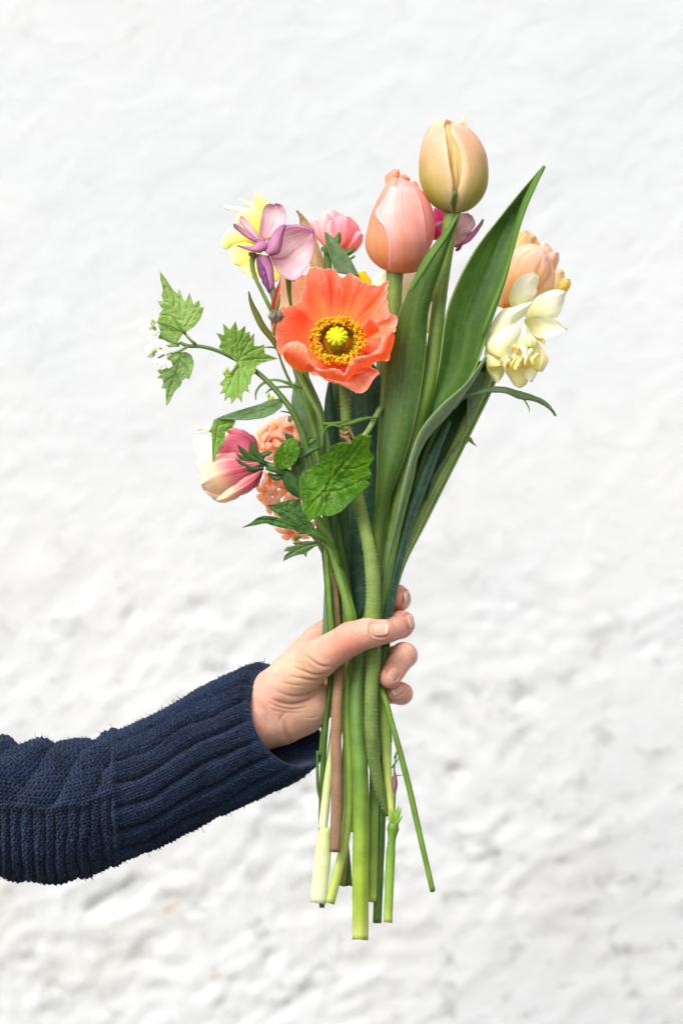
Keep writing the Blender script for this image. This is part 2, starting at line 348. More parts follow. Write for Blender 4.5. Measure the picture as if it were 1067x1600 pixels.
# ---------------------------------------------------------------- person: hand and forearm (one surface), nails, sweater sleeve
import openvdb
person = thing('person', 'outstretched arm in navy knitted sweater, hand gripping the bunch of flowers', 'person')
HV = 1.25
def roundcone(A, B, ra, rb):
    A = np.array(A, float); B = np.array(B, float); return (A, B, ra, rb)
def hand_mesh():
    lo = np.array([150., 880., -175.]); hi = np.array([680., 1270., 125.])
    n = ((hi - lo) / HV).astype(int); D = np.full(n, 60., np.float32)
    ax = [lo[i] + HV * np.arange(n[i], dtype=np.float32) for i in range(3)]
    def seg(A, B, ra, rb, k=6, sq=(1, 1, 1)):
        pad = max(ra, rb) + k + 14
        i0 = [max(0, int((min(A[i], B[i]) - pad - lo[i]) / HV)) for i in range(3)]; i1 = [min(n[i], int((max(A[i], B[i]) + pad - lo[i]) / HV) + 1) for i in range(3)]
        sl = tuple(slice(a, b) for a, b in zip(i0, i1))
        X, Y, Z = np.meshgrid(*[ax[i][i0[i]:i1[i]] for i in range(3)], indexing='ij')
        ba = [B[i] - A[i] for i in range(3)]; L2 = sum(c * c for c in ba) + 1e-6
        px, py, pz = X - A[0], Y - A[1], Z - A[2]
        t = np.clip((px * ba[0] + py * ba[1] + pz * ba[2]) / L2, 0, 1)
        d = np.sqrt(((px - t * ba[0]) * sq[0]) ** 2 + ((py - t * ba[1]) * sq[1]) ** 2 + ((pz - t * ba[2]) * sq[2]) ** 2) - (ra + (rb - ra) * t)
        o = D[sl]; h = np.clip(.5 + .5 * (o - d) / k, 0, 1); D[sl] = (o * (1 - h) + d * h - k * h * (1 - h)).astype(np.float32)
    # forearm and wrist, palm
    seg((185, 1215, -20), (330, 1160, -15), 44, 52, 8); seg((330, 1155, -15), (402, 1122, -8), 54, 50, 14, (1, 1, .9)); seg((402, 1122, -8), (448, 1098, -8), 50, 50, 16)
    seg((440, 1118, -5), (478, 1100, -5), 46, 44, 14)           # heel of the palm, little-finger side
    seg((470, 1112, -22), (490, 1098, -45), 36, 36, 12)
    seg((420, 1090, 14), (474, 1046, 40), 40, 35, 14)           # ball of the thumb
    seg((474, 1046, 40), (497, 1030, 58), 34, 29, 12)
    seg((430, 1080, -18), (478, 1020, -50), 36, 26, 16)         # back of the hand towards the index knuckle
    seg((478, 1030, -55), (492, 1092, -70), 30, 30, 14)
    # thumb
    seg((494, 1031, 60), (548, 998, 82), 30, 26.5, 10); seg((548, 998, 82), (572, 990, 86), 26, 24, 6); seg((572, 990, 86), (600, 986, 86), 23.5, 19, 6); seg((590, 992, 84), (602, 990, 83), 17, 16, 6)
    # index, middle, ring, little: knuckle, middle joint, end joint, tip
    F = [[(494, 1000, -68), (575, 955, -110), (622, 936, -82), (620, 932, -28), (618, 932, -18)],
         [(496, 1030, -76), (580, 995, -120), (626, 976, -82), (625, 976, -10), (600, 990, 34)],
         [(496, 1062, -78), (578, 1040, -122), (632, 1024, -72), (630, 1024, 4), (609, 1059, 40)],
         [(490, 1092, -72), (570, 1080, -108), (627, 1084, -62), (626, 1083, -5), (618, 1083, 12)]]
    Rr = [(25, 22, 19.5, 18.5, 17.5), (26, 22, 20.5, 21.5, 17.5), (25, 21, 20, 20.5, 17.5), (22, 19, 17.5, 17, 16)]
    base = D.copy()
    outs = []
    for P_, r_ in zip(F, Rr):
        D[:] = 60
        for a in range(4): seg(P_[a], P_[a + 1], r_[a], r_[a + 1], 5)
        outs.append(D.copy())
    D[:] = base
    for o in outs:                                             # blend at the knuckles only, keep fingers apart
        kx = np.clip((545 - ax[0]) / 45, 0, 1)[:, None, None]; k = (1.5 + 12 * kx).astype(np.float32)
        h = np.clip(.5 + .5 * (D - o) / k, 0, 1); D[:] = D * (1 - h) + o * h - k * h * (1 - h)
    D[:] += .6
    g = openvdb.FloatGrid(60.); g.copyFromArray(D.astype(np.float32)); pts, tris, quads = g.convertToPolygons(isovalue=0.0)
    P = pts * HV + lo
    return P, quads[:, ::-1]
HP, HQ = hand_mesh()
def vnormals(P, Q):
    n = np.zeros_like(P); fn = np.cross(P[Q[:, 2]] - P[Q[:, 0]], P[Q[:, 3]] - P[Q[:, 1]])
    for i in range(4): np.add.at(n, Q[:, i], fn)
    return n / (np.linalg.norm(n, axis=1, keepdims=True) + 1e-9)
HN = vnormals(HP, HQ)
# orientation check: normals outwards
if (HN[:, 0] * (HP[:, 0] - 533)).mean() < 0: HN = -HN
def poly_dist(P2, pts):
    pts = crv(np.array(pts, float), 24); best = np.full(len(P2), 1e9); tt = np.zeros(len(P2))
    for k in range(len(pts) - 1):
        a, b = pts[k], pts[k + 1]; ab = b - a; t = np.clip(((P2 - a) @ ab) / (ab @ ab + 1e-9), 0, 1)
        d = np.linalg.norm(P2 - a - t[:, None] * ab, axis=1); u = d < best; best[u] = d[u]; tt[u] = (k + t[u]) / (len(pts) - 1)
    return best, tt
CREASE = [  # (points on the viewer's side, depth, width)
    ([(478, 1024), (490, 1034), (503, 1041), (516, 1041)], 2.3, 2.2), ([(462, 1044), (480, 1051), (496, 1055), (510, 1052)], 1.9, 2.2),
    ([(452, 1057), (470, 1060), (490, 1063), (504, 1059)], 1.3, 1.8), ([(426, 1094), (446, 1100), (468, 1099), (486, 1092), (500, 1082)], 2.6, 2.6),
    ([(420, 1098), (440, 1106), (462, 1108), (478, 1104)], 1.5, 2.0), ([(432, 1080), (452, 1087), (476, 1086), (492, 1078)], 1.3, 2.2),
    ([(436, 1066), (456, 1070), (478, 1072)], .9, 1.8), ([(440, 1122), (446, 1134), (449, 1148), (456, 1160)], 2.0, 4.0), ([(448, 1112), (440, 1120), (437, 1128)], .9, 2.0),
    ([(424, 1110), (446, 1113), (470, 1114)], .8, 1.8), ([(398, 1095), (412, 1108), (418, 1128)], 1.2, 5.0), ([(470, 1120), (486, 1122), (500, 1118)], .6, 1.6),
    ([(551, 971), (548, 985), (549, 996)], .7, .9), ([(556, 971), (555, 984), (557, 992)], .7, .9), ([(562, 971), (562, 982)], .5, .9), ([(545, 975), (544, 988)], .4, .9),
    ([(640, 1030), (632, 1040), (628, 1048)], .5, 1.2), ([(634, 1026), (626, 1036)], .4, 1.2), ([(456, 1030), (470, 1040), (480, 1052)], .5, 2.0)]
front = np.clip(HN[:, 2] * 3 + .3, 0, 1); crz = np.zeros(len(HP))
for pts, dep, wd in CREASE:
    dd, tt = poly_dist(HP[:, :2], pts); fade = np.sin(np.clip(tt, 0, 1) * np.pi * .92 + .12).clip(0, 1) ** .6
    g = np.exp(-(dd / wd) ** 2) * fade * front; crz = np.maximum(crz, g * min(1, dep / 2)); HP = HP - HN * (g * dep * .72)[:, None]
    HP = HP + HN * (np.exp(-((dd - wd * 2.2) / (wd * 1.4)) ** 2) * fade * front * dep * .28)[:, None]
HP = HP + HN * (.45 * vnoise(HP, .07, 3))[:, None]
# nails: centre on the skin, direction to the fingertip, outward normal, half length, half width, curvature radius
NAILS = [((597, 981.5, 0), (1, -.06, 0), (.05, -.30, 1), 15, 11.5, 19, 2),
         ((630, 934, 0), (-.10, .25, .95), (.95, .05, .25), 11, 10, 14, 1.2),
         ((638, 973, 0), (-.35, .3, .9), (.93, -.1, .35), 13, 11, 17, 1.2),
         ((615, 1049, 0), (-.50, .80, .10), (.42, .05, .90), 10.5, 9.5, 15, 1.5),
         ((619, 1076, 0), (-.5, .15, .6), (.1, -.35, .9), 9.5, 9, 14, 1.2)]
red = np.zeros(len(HP))
nail_specs = []
for (c, T, Nn, a, b, rc, lift) in NAILS:
    Nn = np.array(Nn, float); Nn /= np.linalg.norm(Nn); T = np.array(T, float); T -= Nn * T.dot(Nn); T /= np.linalg.norm(T); B = np.cross(Nn, T)
    # the skin point nearest to the centre along the normal
    cc = np.array(c, float)
    m = (np.abs(HP[:, 0] - cc[0]) < 5) & (np.abs(HP[:, 1] - cc[1]) < 5) & (HN @ Nn > .45)
    cc = HP[m][np.argmax(HP[m] @ Nn)] if m.any() else cc
    q = HP - cc; s_, w_, h_ = q @ T / a, q @ B / b, q @ Nn
    near = (np.abs(h_) < 14) & (HN @ Nn > .1)
    rr = (np.abs(s_) ** 3 + np.abs(w_) ** 3) ** (1 / 3)
    inside = near & (rr < 1); HP = HP - HN * (np.where(near, np.exp(-((rr - 1.04) / .11) ** 2) * 1.5 * (s_ < .75), 0))[:, None]
    HP = HP - HN * np.where(inside, .9, 0)[:, None]
    HP = HP + HN * (np.where(near, np.exp(-((rr - 1.28) / .13) ** 2) * .9 * (s_ < .6), 0))[:, None]
    nail_specs.append((cc, T, B, Nn, a, b, rc))
# skin colour: pinker finger ends and knuckles, yellower palm
tips = np.array([(606, 990, 86), (620, 932, -20), (628, 976, -10), (610, 1060, 40), (618, 1085, 10), (548, 1000, 92), (560, 1010, 90), (640, 1022, 0)])
for t, w in zip(tips, (22, 22, 26, 22, 24, 26, 20, 20)): red = np.maximum(red, np.exp(-(np.linalg.norm(HP - t, axis=1) / w) ** 2))
red = np.clip(red + .35 * np.exp(-(np.linalg.norm(HP[:, :2] - [512, 1010], axis=1) / 40) ** 2) + .15 * vnoise(HP, .04, 2), 0, 1)
yel = np.exp(-(np.linalg.norm(HP[:, :2] - [476, 1056], axis=1) / 34) ** 2) + .7 * np.exp(-(np.linalg.norm(HP[:, :2] - [480, 1110], axis=1) / 30) ** 2)
s = N('skin'); p = s.pos(); n1 = s.noise(p, 90, 4, .6); n2 = s.noise(p, 650, 4, .7)
col = s.mix(s.framp(n1, .3, .7), lin((236, 186, 162)), lin((224, 164, 142)))
col = s.mix(s.math('MULTIPLY', s.attr('yellow'), .45, True), col, lin((236, 200, 156)))
col = s.mix(s.math('MULTIPLY', s.attr('red'), .75, True), col, lin((226, 132, 110)))
col = s.mix(s.math('MULTIPLY', s.attr('crease'), .45, True), col, lin((196, 128, 104)))
vo = s.n('ShaderNodeTexVoronoi', feature='DISTANCE_TO_EDGE'); vo.inputs['Scale'].default_value = 700; s.put(vo.inputs['Vector'], s.vmul(p, (1, 1, 1.6)))
lines = s.noise(s.vmul(s.vadd(p, (0, 0, 0)), (260, 260, 900)), 1, 3, .6, .3)
blot = s.noise(p, 210, 3, .6); col = s.mix(s.math('MULTIPLY', s.framp(blot, .5, .75), .35), col, lin((226, 146, 128))); col = s.mix(s.math('MULTIPLY', s.framp(n2, .56, .7), .25), col, lin((250, 216, 196)))
h = s.math('ADD', s.math('ADD', s.math('MULTIPLY', s.framp(vo.outputs['Distance'], 0, .12), .35), s.math('MULTIPLY', n2, .5)), s.math('MULTIPLY', lines, .5))
skin = s.principled(col, s.framp(n2, .3, .7, .40, .54), s.bump(h, .34, .0007), .4, sss=.22, ssr=(1, .35, .2), sssc=.0035)
mk('hand', W(HP), HQ, skin, person, attrs={'red': red, 'yellow': yel, 'crease': crz})
s = N('nail'); uv, u, v = s.uvs(); col = s.ramp(v, [(0, (236, 196, 178)), (.2, (230, 168, 148)), (.80, (232, 176, 158)), (.88, (238, 206, 188)), (1, (242, 216, 198))])
nailm = s.principled(col, .22, s.bump(s.noise(s.vmul(uv, (30, 1.5, 1)), 1, 2), .06, .0004), .5, sss=.2, sssc=.002)
for (cc, T, B, Nn, a, b, rc) in nail_specs:
    G = []
    for j in range(17):
        row = []; tv = -1 + 2 * j / 16
        wmax = (1 - abs(tv) ** 3.2) ** (1 / 2.6) if abs(tv) < 1 else 0
        wmax = max(wmax, .02)
        for i in range(13):
            w_ = (-1 + 2 * i / 12) * wmax; ph = w_ * b / rc
            row.append(cc + T * tv * a * .97 + B * rc * math.sin(ph) + Nn * (rc * (math.cos(ph) - 1) + .9 - .9 * max(0, -tv) ** 2 - 1.6 * max(0, tv - .3) ** 2 - .5 * tv * tv))
        G.append(row)
    sheet('nail', np.array(G), nailm, person, 1.1)
# sleeve ------------------------------------------------------------------
ST = [  # top, bottom, front vector, back vector
    ((-110, 1192), (-110, 1372), (0, 0, 92), (0, 0, -92)), ((-50, 1172), (-50, 1366), (0, 0, 95), (0, 0, -95)), ((5, 1163), (0, 1364), (0, 0, 96), (0, 0, -96)),
    ((55, 1168), (60, 1370), (-2, 0, 96), (2, 0, -96)), ((112, 1164), (116, 1366), (-5, 0, 95), (5, 0, -95)), ((180, 1150), (185, 1340), (-10, 0, 90), (8, 0, -90)),
    ((255, 1118), (268, 1305), (-16, 6, 86), (10, -2, -86)), ((325, 1078), (345, 1266), (-28, 10, 82), (16, -6, -80)), ((385, 1050), (415, 1234), (-45, 16, 78), (24, -10, -74)),
    ((414, 1041), (486, 1200), (-58, 24, 74), (36, -10, -70))]
NT, NS = 640, 620
st = np.array([[*a, 0, *b, 0, *c, *d] for a, b, c, d in ST], float)
seg_l = np.linalg.norm(np.diff((st[:, :2] + st[:, 3:5]) / 2, axis=0), axis=1).sum()
q = crv(st, NS - 40)
th = np.linspace(0, 2 * np.pi, NT, endpoint=False)
def ring(q_, k=1.0, shift=(0, 0, 0)):
    top, bot, fr, bk = q_[0:3], q_[3:6], q_[6:9], q_[9:12]; c = (top + bot) / 2; A = top - c
    s_ = np.sin(th)[:, None]; F = np.where(s_ > 0, fr * s_, -bk * s_)
    return c + shift + k * (np.cos(th)[:, None] * A + F)
G = np.array([ring(r) for r in q])
nrm = gridnormals(G)
if (nrm[300, int(NT * .25)] @ np.array([0, 0, 1.])) < 0: nrm = -nrm
sl_ = np.linspace(0, 1, len(G))[:, None] * seg_l           # length along the arm
X = G[..., 0]; thg = np.broadcast_to(th[None], X.shape); circ = 92 * thg
wob = vnoise(np.stack([X * .018, circ * .02, 0 * X], -1), 1, 2)
ribz = np.clip((X - 172) / 14, 0, 1)
rc_ = thg / (2 * np.pi) * 16 + .22 * wob + .10 * np.sin(X * .05)
rib = np.abs(np.cos(np.pi * rc_)) ** .55; rib2 = np.clip(np.abs(np.cos(np.pi * rc_)) * 1.4, 0, 1) ** .8
cuffh = 10.5 * (rib2 - .6) + 2.2 * vnoise(np.stack([X * .045, circ * .05, 0 * X], -1), 1, 2)
# upper part of the sleeve: slanting cables; lower part: purl ridges round the arm; a seam ridge between
up = np.clip((1.62 - np.minimum(thg, 2 * np.pi - thg * 1.0)) * 5, 0, 1); up = np.where(thg > np.pi, 1, up)
diag = (X + circ * .55) / 62 + .25 * vnoise(np.stack([X * .02, circ * .02, 0 * X], -1), 1, 2)
fold = np.abs(np.cos(np.pi * diag)) ** .8
diag2 = (X - circ * .9) / 74 + .3 * vnoise(np.stack([X * .02 + 4, circ * .02, 0 * X], -1), 1, 2); rope = np.clip(np.abs(np.cos(np.pi * diag2)) - .80, 0, 1) * 5
cab = 14 * (fold - .55) + 7.0 * rope * (1 - fold * .5) + 5 * vnoise(np.stack([X * .03 + 8, circ * .03, 0 * X], -1), 1, 2)
pur = 7.0 * (np.abs(np.sin(np.pi * (X / 17.5 + .35 * vnoise(np.stack([X * .03, circ * .035, 0 * X], -1), 1, 3)))) ** .7 - .6) + 3 * vnoise(np.stack([X * .06, circ * .04, 0 * X], -1), 1, 2)
seam = np.exp(-((circ - 92 * 1.52 - 3 * np.sin(X * .11)) / 4.5) ** 2) * 5 * (thg < np.pi); seam2 = np.exp(-((X - 180 - 5 * wob) / 5) ** 2) * 4
body = cab * up + pur * (1 - up) + seam
def stitch(wa, al, wp, sp_):
    f = wa / wp; fr = np.abs(f - np.floor(f) - .5) * 2; return (1 - np.abs(fr - .5) * 1.6) * .9 + 1.1 * np.abs(np.sin(np.pi * (al / sp_ + fr * .75)))
stc = 2.6 * stitch(circ + wob * 3, sl_ + wob * 4, 8.6, 6.8); stb = 2.8 * stitch(circ + wob * 3, sl_ + 0 * X + wob * 4, 9.4, 7.4)
rough_ = vnoise(np.stack([X, G[..., 1], G[..., 2]], -1), .33, 2)
disp = (cuffh * ribz + body * (1 - ribz)) * 1.0 + seam2 + 1.15 * np.where(ribz > .5, stc, stb) + 1.7 * rough_
rimfade = np.clip((1 - np.linspace(0, 1, len(G))[:, None]) * 30, 0, 1); disp = disp * (.35 + .65 * rimfade) - 6 * (1 - ribz) * 0
G = G + nrm * disp[..., None]
# rolled rim and the inside of the cuff
extra = []
for k in range(40):
    t = k / 39; roll = math.sin(min(1, t * 4) * math.pi)
    sc_ = 1 - .10 * min(1, t * 4) - .06 * t; sh = np.array([5 * math.sin(min(1, t * 4) * math.pi) - 80 * max(0, t - .2), 28 * max(0, t - .2), 0]) * 1.0
    rr_ = ring(q[-1], sc_, sh); jit = .8 * vnoise(rr_, .3, 2)[:, None] * (1 - t)
    extra.append(rr_ + (G[-1] - ring(q[-1])) * max(0, 1 - t * 5) + jit)
G2 = np.concatenate([G, np.array(extra)])
uu = np.broadcast_to(th[None] / (2 * np.pi), G2.shape[:2]); vv = np.broadcast_to(np.linspace(0, 1, len(G2))[:, None], G2.shape[:2])
s = N('navy_wool'); p = s.pos(); n1 = s.noise(p, 40, 4, .6); n2 = s.noise(p, 900, 4, .75); n3 = s.noise(p, 2600, 2, .6)
col = s.mix(s.framp(n1, .3, .7), lin((32, 50, 80)), lin((20, 34, 60)))
col = s.mix(s.math('MULTIPLY', s.framp(n2, .52, .70), .55), col, lin((78, 102, 138))); col = s.mix(s.math('MULTIPLY', s.framp(n2, .48, .34), .75), col, lin((8, 13, 28)))
wool = s.principled(col, .95, s.bump(s.math('ADD', n2, s.math('MULTIPLY', n3, .6)), .7, .0012), .12, sheen=.12)
sleeve = mk('sweater_sleeve', W(G2).reshape(-1, 3), gridfaces(len(G2), NT, True), wool, person, np.stack([uu, vv], -1).reshape(-1, 2))
# loose wool fibres and pills
V = []; F = []
nn_ = nrm
for k in range(9000):
    i = random.randrange(3, len(G) - 1); j = random.randrange(NT)
    if G[i, j, 2] < -55: continue
    p0 = G[i, j]; d = nn_[i, j] + rng.normal(0, .55, 3); d /= np.linalg.norm(d); l = random.uniform(1.5, 4.5) if k % 60 else random.uniform(3, 6)
    c_ = rng.normal(0, 1.5, 3); w_ = .42; o = len(V); pts = [p0 - d, p0 + d * l * .35 + c_ * .3, p0 + d * l * .7 + c_ * l * .16, p0 + d * l * .85 + c_ * l * .42]
    a = np.cross(d, [0, 0, 1.]) + 1e-3; a /= np.linalg.norm(a); b = np.cross(d, a)
    for pp in pts:
        for t in range(3): V.append(pp + (a * math.cos(t * 2.094) + b * math.sin(t * 2.094)) * w_)
    for r_ in range(3):
        for t in range(3): F.append((o+r_*3+t, o+r_*3+(t+1) % 3, o+r_*3+3+(t+1) % 3, o+r_*3+3+t))
for k in range(150):    # pills
    i = random.randrange(3, len(G) - 1); j = int(NT * random.uniform(.02, .58)); p0 = G[i, j] + nn_[i, j] * .8; r0 = random.uniform(1., 2.3); o = len(V)
    for a_ in range(4):
        for b_ in range(6):
            la = (a_ + .5) / 4 * math.pi; lo_ = b_ / 6 * 2 * math.pi; V.append(p0 + r0 * np.array([math.sin(la) * math.cos(lo_), math.cos(la), math.sin(la) * math.sin(lo_)]) * random.uniform(.7, 1.2))
    for a_ in range(3):
        for b_ in range(6): F.append((o+a_*6+b_, o+a_*6+(b_+1) % 6, o+a_*6+6+(b_+1) % 6, o+a_*6+6+b_))
fuzz = mk('wool_fuzz', W(np.array(V)), np.array(F), wool, sleeve, kind='stuff')
# ---------------------------------------------------------------- flowers
def Zf(s_, ox, oy):
    def f(*pts): return [((ox + p[0] / s_), (oy + p[1] / s_)) + tuple(p[2:]) for p in pts]
    return f
zA = Zf(2.964, 540, 160); zP = Zf(5.081, 420, 400); zH = Zf(6.669, 340, 290); zD = Zf(5.335, 700, 340); zG = Zf(4.268, 210, 400); zN = Zf(3.557, 300, 600)
zR = Zf(8.892, 460, 320); zS = Zf(6.669, 600, 300); zW = Zf(2.667, 480, 560); z8 = Zf(4.446, 640, 570); zT = Zf(7.621, 640, 170); zU = Zf(7.621, 560, 255); zL = Zf(3.904, 460, 1080); zB = Zf(5.616, 430, 570)
def cup_petal(name, prof, pl, pr, mat, parent, off=0, depth=.95, nu=26, nv=40, rollL=0, rollR=0, **k):
    """petal wrapped round a cup: prof rows (y, cx, rx) base->tip; pl / pr edge bearings in degrees (0 faces the viewer, + to the right)"""
    pf = crv(np.array(prof, float), nv); v = np.linspace(0, 1, nv)
    pv = np.r_[0, np.cumsum(np.linalg.norm(np.diff(np.array(prof, float), axis=0), axis=1) + 1e-6)]; pv /= pv[-1]
    a = np.interp(v, pv if len(pl) == len(pv) else np.linspace(0, 1, len(pl)), pl); b = np.interp(v, pv if len(pr) == len(pv) else np.linspace(0, 1, len(pr)), pr)
    kk = np.array([.25, .5, .25])
    def sm(q, n):
        q = q.copy()
        for _ in range(n): q[1:-1] = np.convolve(q, kk, 'valid')
        return q
    ns = k.pop('smooth', 4); a0, b0 = sm(a, ns), sm(b, ns); a1, b1 = sm(a, 90), sm(b, 90)
    u = np.linspace(0, 1, nu)[None, :]; ph = np.radians(a1[:, None] * (1 - u) + b1[:, None] * u + (a0 - a1)[:, None] * (1 - u) ** 5 + (b0 - b1)[:, None] * u ** 5)
    au = np.abs(2 * u - 1); env = np.sin(np.clip(v, 0, 1) * np.pi)[:, None] ** .7
    r = pf[:, 2:3] + off * np.minimum(1, v * 5)[:, None] + rollL * env * np.clip(1 - u / .12, 0, 1) ** 2 + rollR * env * np.clip(1 - (1 - u) / .12, 0, 1) ** 2
    P = np.stack([pf[:, 1:2] + r * np.sin(ph), pf[:, 0:1] + 0 * ph, r * np.cos(ph) * depth], -1)
    P[..., 2] += k.pop('d0', 0)
    SEED[0] += 1
    n = gridnormals(P); w = vnoise(np.stack([np.broadcast_to(u * 6 + SEED[0], ph.shape), np.broadcast_to(v[:, None] * 1.3, ph.shape), 0 * ph], -1), 1, 2)
    P = P + n * (w * k.pop('lines', .7))[..., None] * env[..., None]
    return sheet(name, P, mat, parent, k.pop('thick', .9), **k)
def prof_at(sl, sr, ys):
    """silhouettes left / right (x,y) -> (y, centre, radius) rows for the heights ys"""
    sl = np.array(sorted(sl, key=lambda p: p[1])); sr = np.array(sorted(sr, key=lambda p: p[1]))
    out = []
    for y in ys:
        a = np.interp(y, sl[:, 1], sl[:, 0]); b = np.interp(y, sr[:, 1], sr[:, 0]); out.append((y, (a + b) / 2, max(.8, (b - a) / 2)))
    return out
def bearing(prof, edge):
    """bearing of a traced front edge at each row of prof"""
    e = np.array(sorted(edge, key=lambda p: p[1])); out = []
    for y, c, r in prof: out.append(math.degrees(math.asin(max(-1, min(1, (np.interp(y, e[:, 1], e[:, 0]) - c) / r)))))
    return out
# shared stems and leaf materials
GREEN_STEM = stem_mat('green_stem', [(0, (104, 130, 62)), (.5, (112, 146, 62)), (.8, (128, 164, 66)), (1, (176, 196, 96))], streak=(84, 118, 46))
TULIP_STEM = stem_mat('tulip_stem', [(0, (116, 142, 66)), (.25, (112, 142, 58)), (.55, (98, 128, 70)), (.75, (112, 148, 64)), (.93, (166, 190, 66)), (1, (208, 214, 128))], streak=(92, 124, 62), amt=.35)
TULIP_STEM2 = stem_mat('pale_tulip_stem', [(0, (118, 140, 60)), (.3, (116, 148, 56)), (.6, (108, 142, 62)), (.85, (128, 162, 76)), (1, (178, 196, 96))], streak=(98, 132, 52), amt=.3)
DARK_STEM = stem_mat('dark_green_stem', [(0, (88, 112, 52)), (.5, (84, 118, 44)), (1, (76, 108, 44))], streak=(60, 92, 34))
THIN_STEM = stem_mat('thin_green_stem', [(0, (118, 142, 74)), (.5, (106, 140, 52)), (1, (112, 144, 54))], streak=(84, 118, 40))
FUZZ_STEM = stem_mat('hairy_stem', [(0, (118, 142, 58)), (.4, (122, 148, 72)), (.75, (116, 140, 70)), (1, (82, 108, 44))], rough=.6, streak=(88, 112, 56), grain=.4, grainc=(160, 176, 112))
BROWN_STEM = stem_mat('brown_stem', [(0, (134, 122, 74)), (.45, (136, 112, 78)), (.75, (158, 118, 92)), (1, (140, 112, 88))], rough=.7, streak=(122, 86, 66), grain=.5, grainc=(190, 150, 128), sn=20)
PALE_STEM = stem_mat('pale_stem', [(0, (140, 164, 84)), (.5, (150, 178, 96)), (.8, (196, 210, 140)), (.95, (224, 230, 176)), (1, (236, 240, 200))], streak=(170, 194, 120))
LIGHT_STEM = stem_mat('light_green_stem', [(0, (112, 146, 58)), (.4, (126, 168, 66)), (.75, (152, 184, 80)), (1, (204, 214, 118))], streak=(100, 150, 50), amt=.3)
LEAF_A = leaf_mat('tulip_leaf', (80, 112, 38), (52, 84, 24), (108, 138, 60), bloom=.09, edgec=(150, 172, 92), base=(122, 150, 66), base_v=.26)
LEAF_AF = leaf_mat('tulip_leaf_inside', (110, 152, 66), (96, 140, 54), (134, 168, 78), trans=.35)
LEAF_B = leaf_mat('broad_tulip_leaf', (76, 112, 34), (46, 84, 22), (98, 136, 48), bloom=.07, edgec=(142, 172, 94), base=(122, 148, 66), base_v=.22, tipc=(112, 158, 70))
LEAF_PALE = leaf_mat('leaf_underside', (138, 162, 124), (112, 142, 98), (156, 176, 140), bloom=.3)
LEAF_FOLD = leaf_mat('leaf_underside_fold', (134, 160, 112), (112, 144, 92), (156, 176, 130), bloom=.25, tipc=(128, 154, 66))
LEAF_TEAL = leaf_mat('narcissus_leaf', (60, 102, 74), (42, 82, 58), (96, 136, 102), bloom=.22, rough=.5, edgec=(110, 146, 110))
LEAF_DARK = leaf_mat('dark_leaf', (74, 110, 56), (54, 90, 44), (100, 134, 76), bloom=.12)
LEAF_SHADE = leaf_mat('deep_green_leaf', (50, 98, 26), (34, 80, 20), (66, 112, 34), trans=.3)
LEAF_OLIVE = leaf_mat('olive_leaf', (122, 128, 44), (96, 112, 40), (146, 136, 66))
LEAF_GREY = leaf_mat('grey_green_leaf', (112, 146, 100), (88, 126, 82), (132, 160, 112), bloom=.3, edgec=(150, 172, 110))
FRESH = leaf_mat('fresh_leaf', (92, 132, 44), (70, 114, 34), (120, 152, 66), rough=.45)
SEPAL = leaf_mat('bract', (66, 104, 44), (46, 84, 34), (96, 128, 66), sn=14)

# ---- tall peach tulip ----
t = thing('tulip', 'tall closed tulip, peach flushed with green, highest flower in the bunch', 'tulip')
sl = zT((320, 95), (270, 150), (210, 250), (150, 400), (120, 560), (112, 740), (130, 900), (200, 1050), (300, 1170), (430, 1240)); sr = zT((470, 90), (600, 165), (720, 260), (830, 400), (900, 560), (922, 780), (900, 950), (830, 1080), (730, 1190), (600, 1250))
ys = [333, 329, 322, 312, 298, 280, 260, 240, 220, 205, 195, 187, 183.5]
pr = prof_at(sl, sr, ys); pr[0] = (334, 707, 5)
TT = petal_mat('peach_green_petal', [(0, (158, 162, 50)), (.14, (184, 182, 76)), (.34, (216, 198, 124)), (.55, (236, 198, 160)), (.78, (244, 198, 178)), (1, (252, 220, 200))], edge=(253, 226, 204), edge_amt=.75, edge_pow=4, streak=(196, 186, 92), streak_amt=.45, sn=22, mid=(172, 172, 62), mid_w=.26, mid_v=(.15, .8), trans=.34, rough=.42, bump=.3)
TTi = petal_mat('peach_inner_petal', [(0, (140, 148, 50)), (.25, (222, 200, 136)), (.6, (240, 216, 150)), (1, (246, 200, 146))], streak=(160, 140, 84), streak_amt=.5, sn=26, trans=.3)
inner = [(y, c, r * .80) for y, c, r in pr[:-2]]
for b in (5, 125, 245): cup_petal('petal', inner, [b-30, b-60, b-64, b-62, b-40, b-8], [b+30, b+60, b+64, b+62, b+40, b+8], TTi, t)
cup_petal('petal', [(y + (2 if i > 10 else 0), c + 4 * (i > 9), r * .97) for i, (y, c, r) in enumerate(pr)], [120, 115, 110, 110, 130, 168], [240, 245, 250, 250, 225, 185], TT, t)
le = zT((318, 100), (400, 180), (418, 250), (430, 290), (460, 590), (490, 760), (525, 890), (515, 1000), (505, 1180), (505, 1250)); re = zT((610, 150), (500, 200), (445, 290), (540, 370), (592, 470), (616, 600), (622, 740), (610, 880), (568, 975), (550, 1190), (548, 1250))
prl = [(y, c, r) for y, c, r in pr]; prl[-2] = (187, 686, 6); prl[-1] = (183.8, 682, 1.5); prl[-3] = (195, pr[-3][1] - 3, pr[-3][2] - 4)
bl_ = bearing(pr, le); bl_[-1] = 20; bl_[-2] = 40; bl_[0] = -4
cup_petal('petal', prl, [-100, -118, -122, -120, -112, -95, -40], bl_, TT, t, off=.5, rollR=1.5)
prr = list(pr); prr[-1] = (187, 716, 1.5); prr[-2] = (190, 715, 7); prr[-3] = (196, pr[-3][1] + 2, pr[-3][2] - 2)
br_ = bearing(pr, re); br_[-1] = -20; br_[-2] = -35; br_[0] = 8
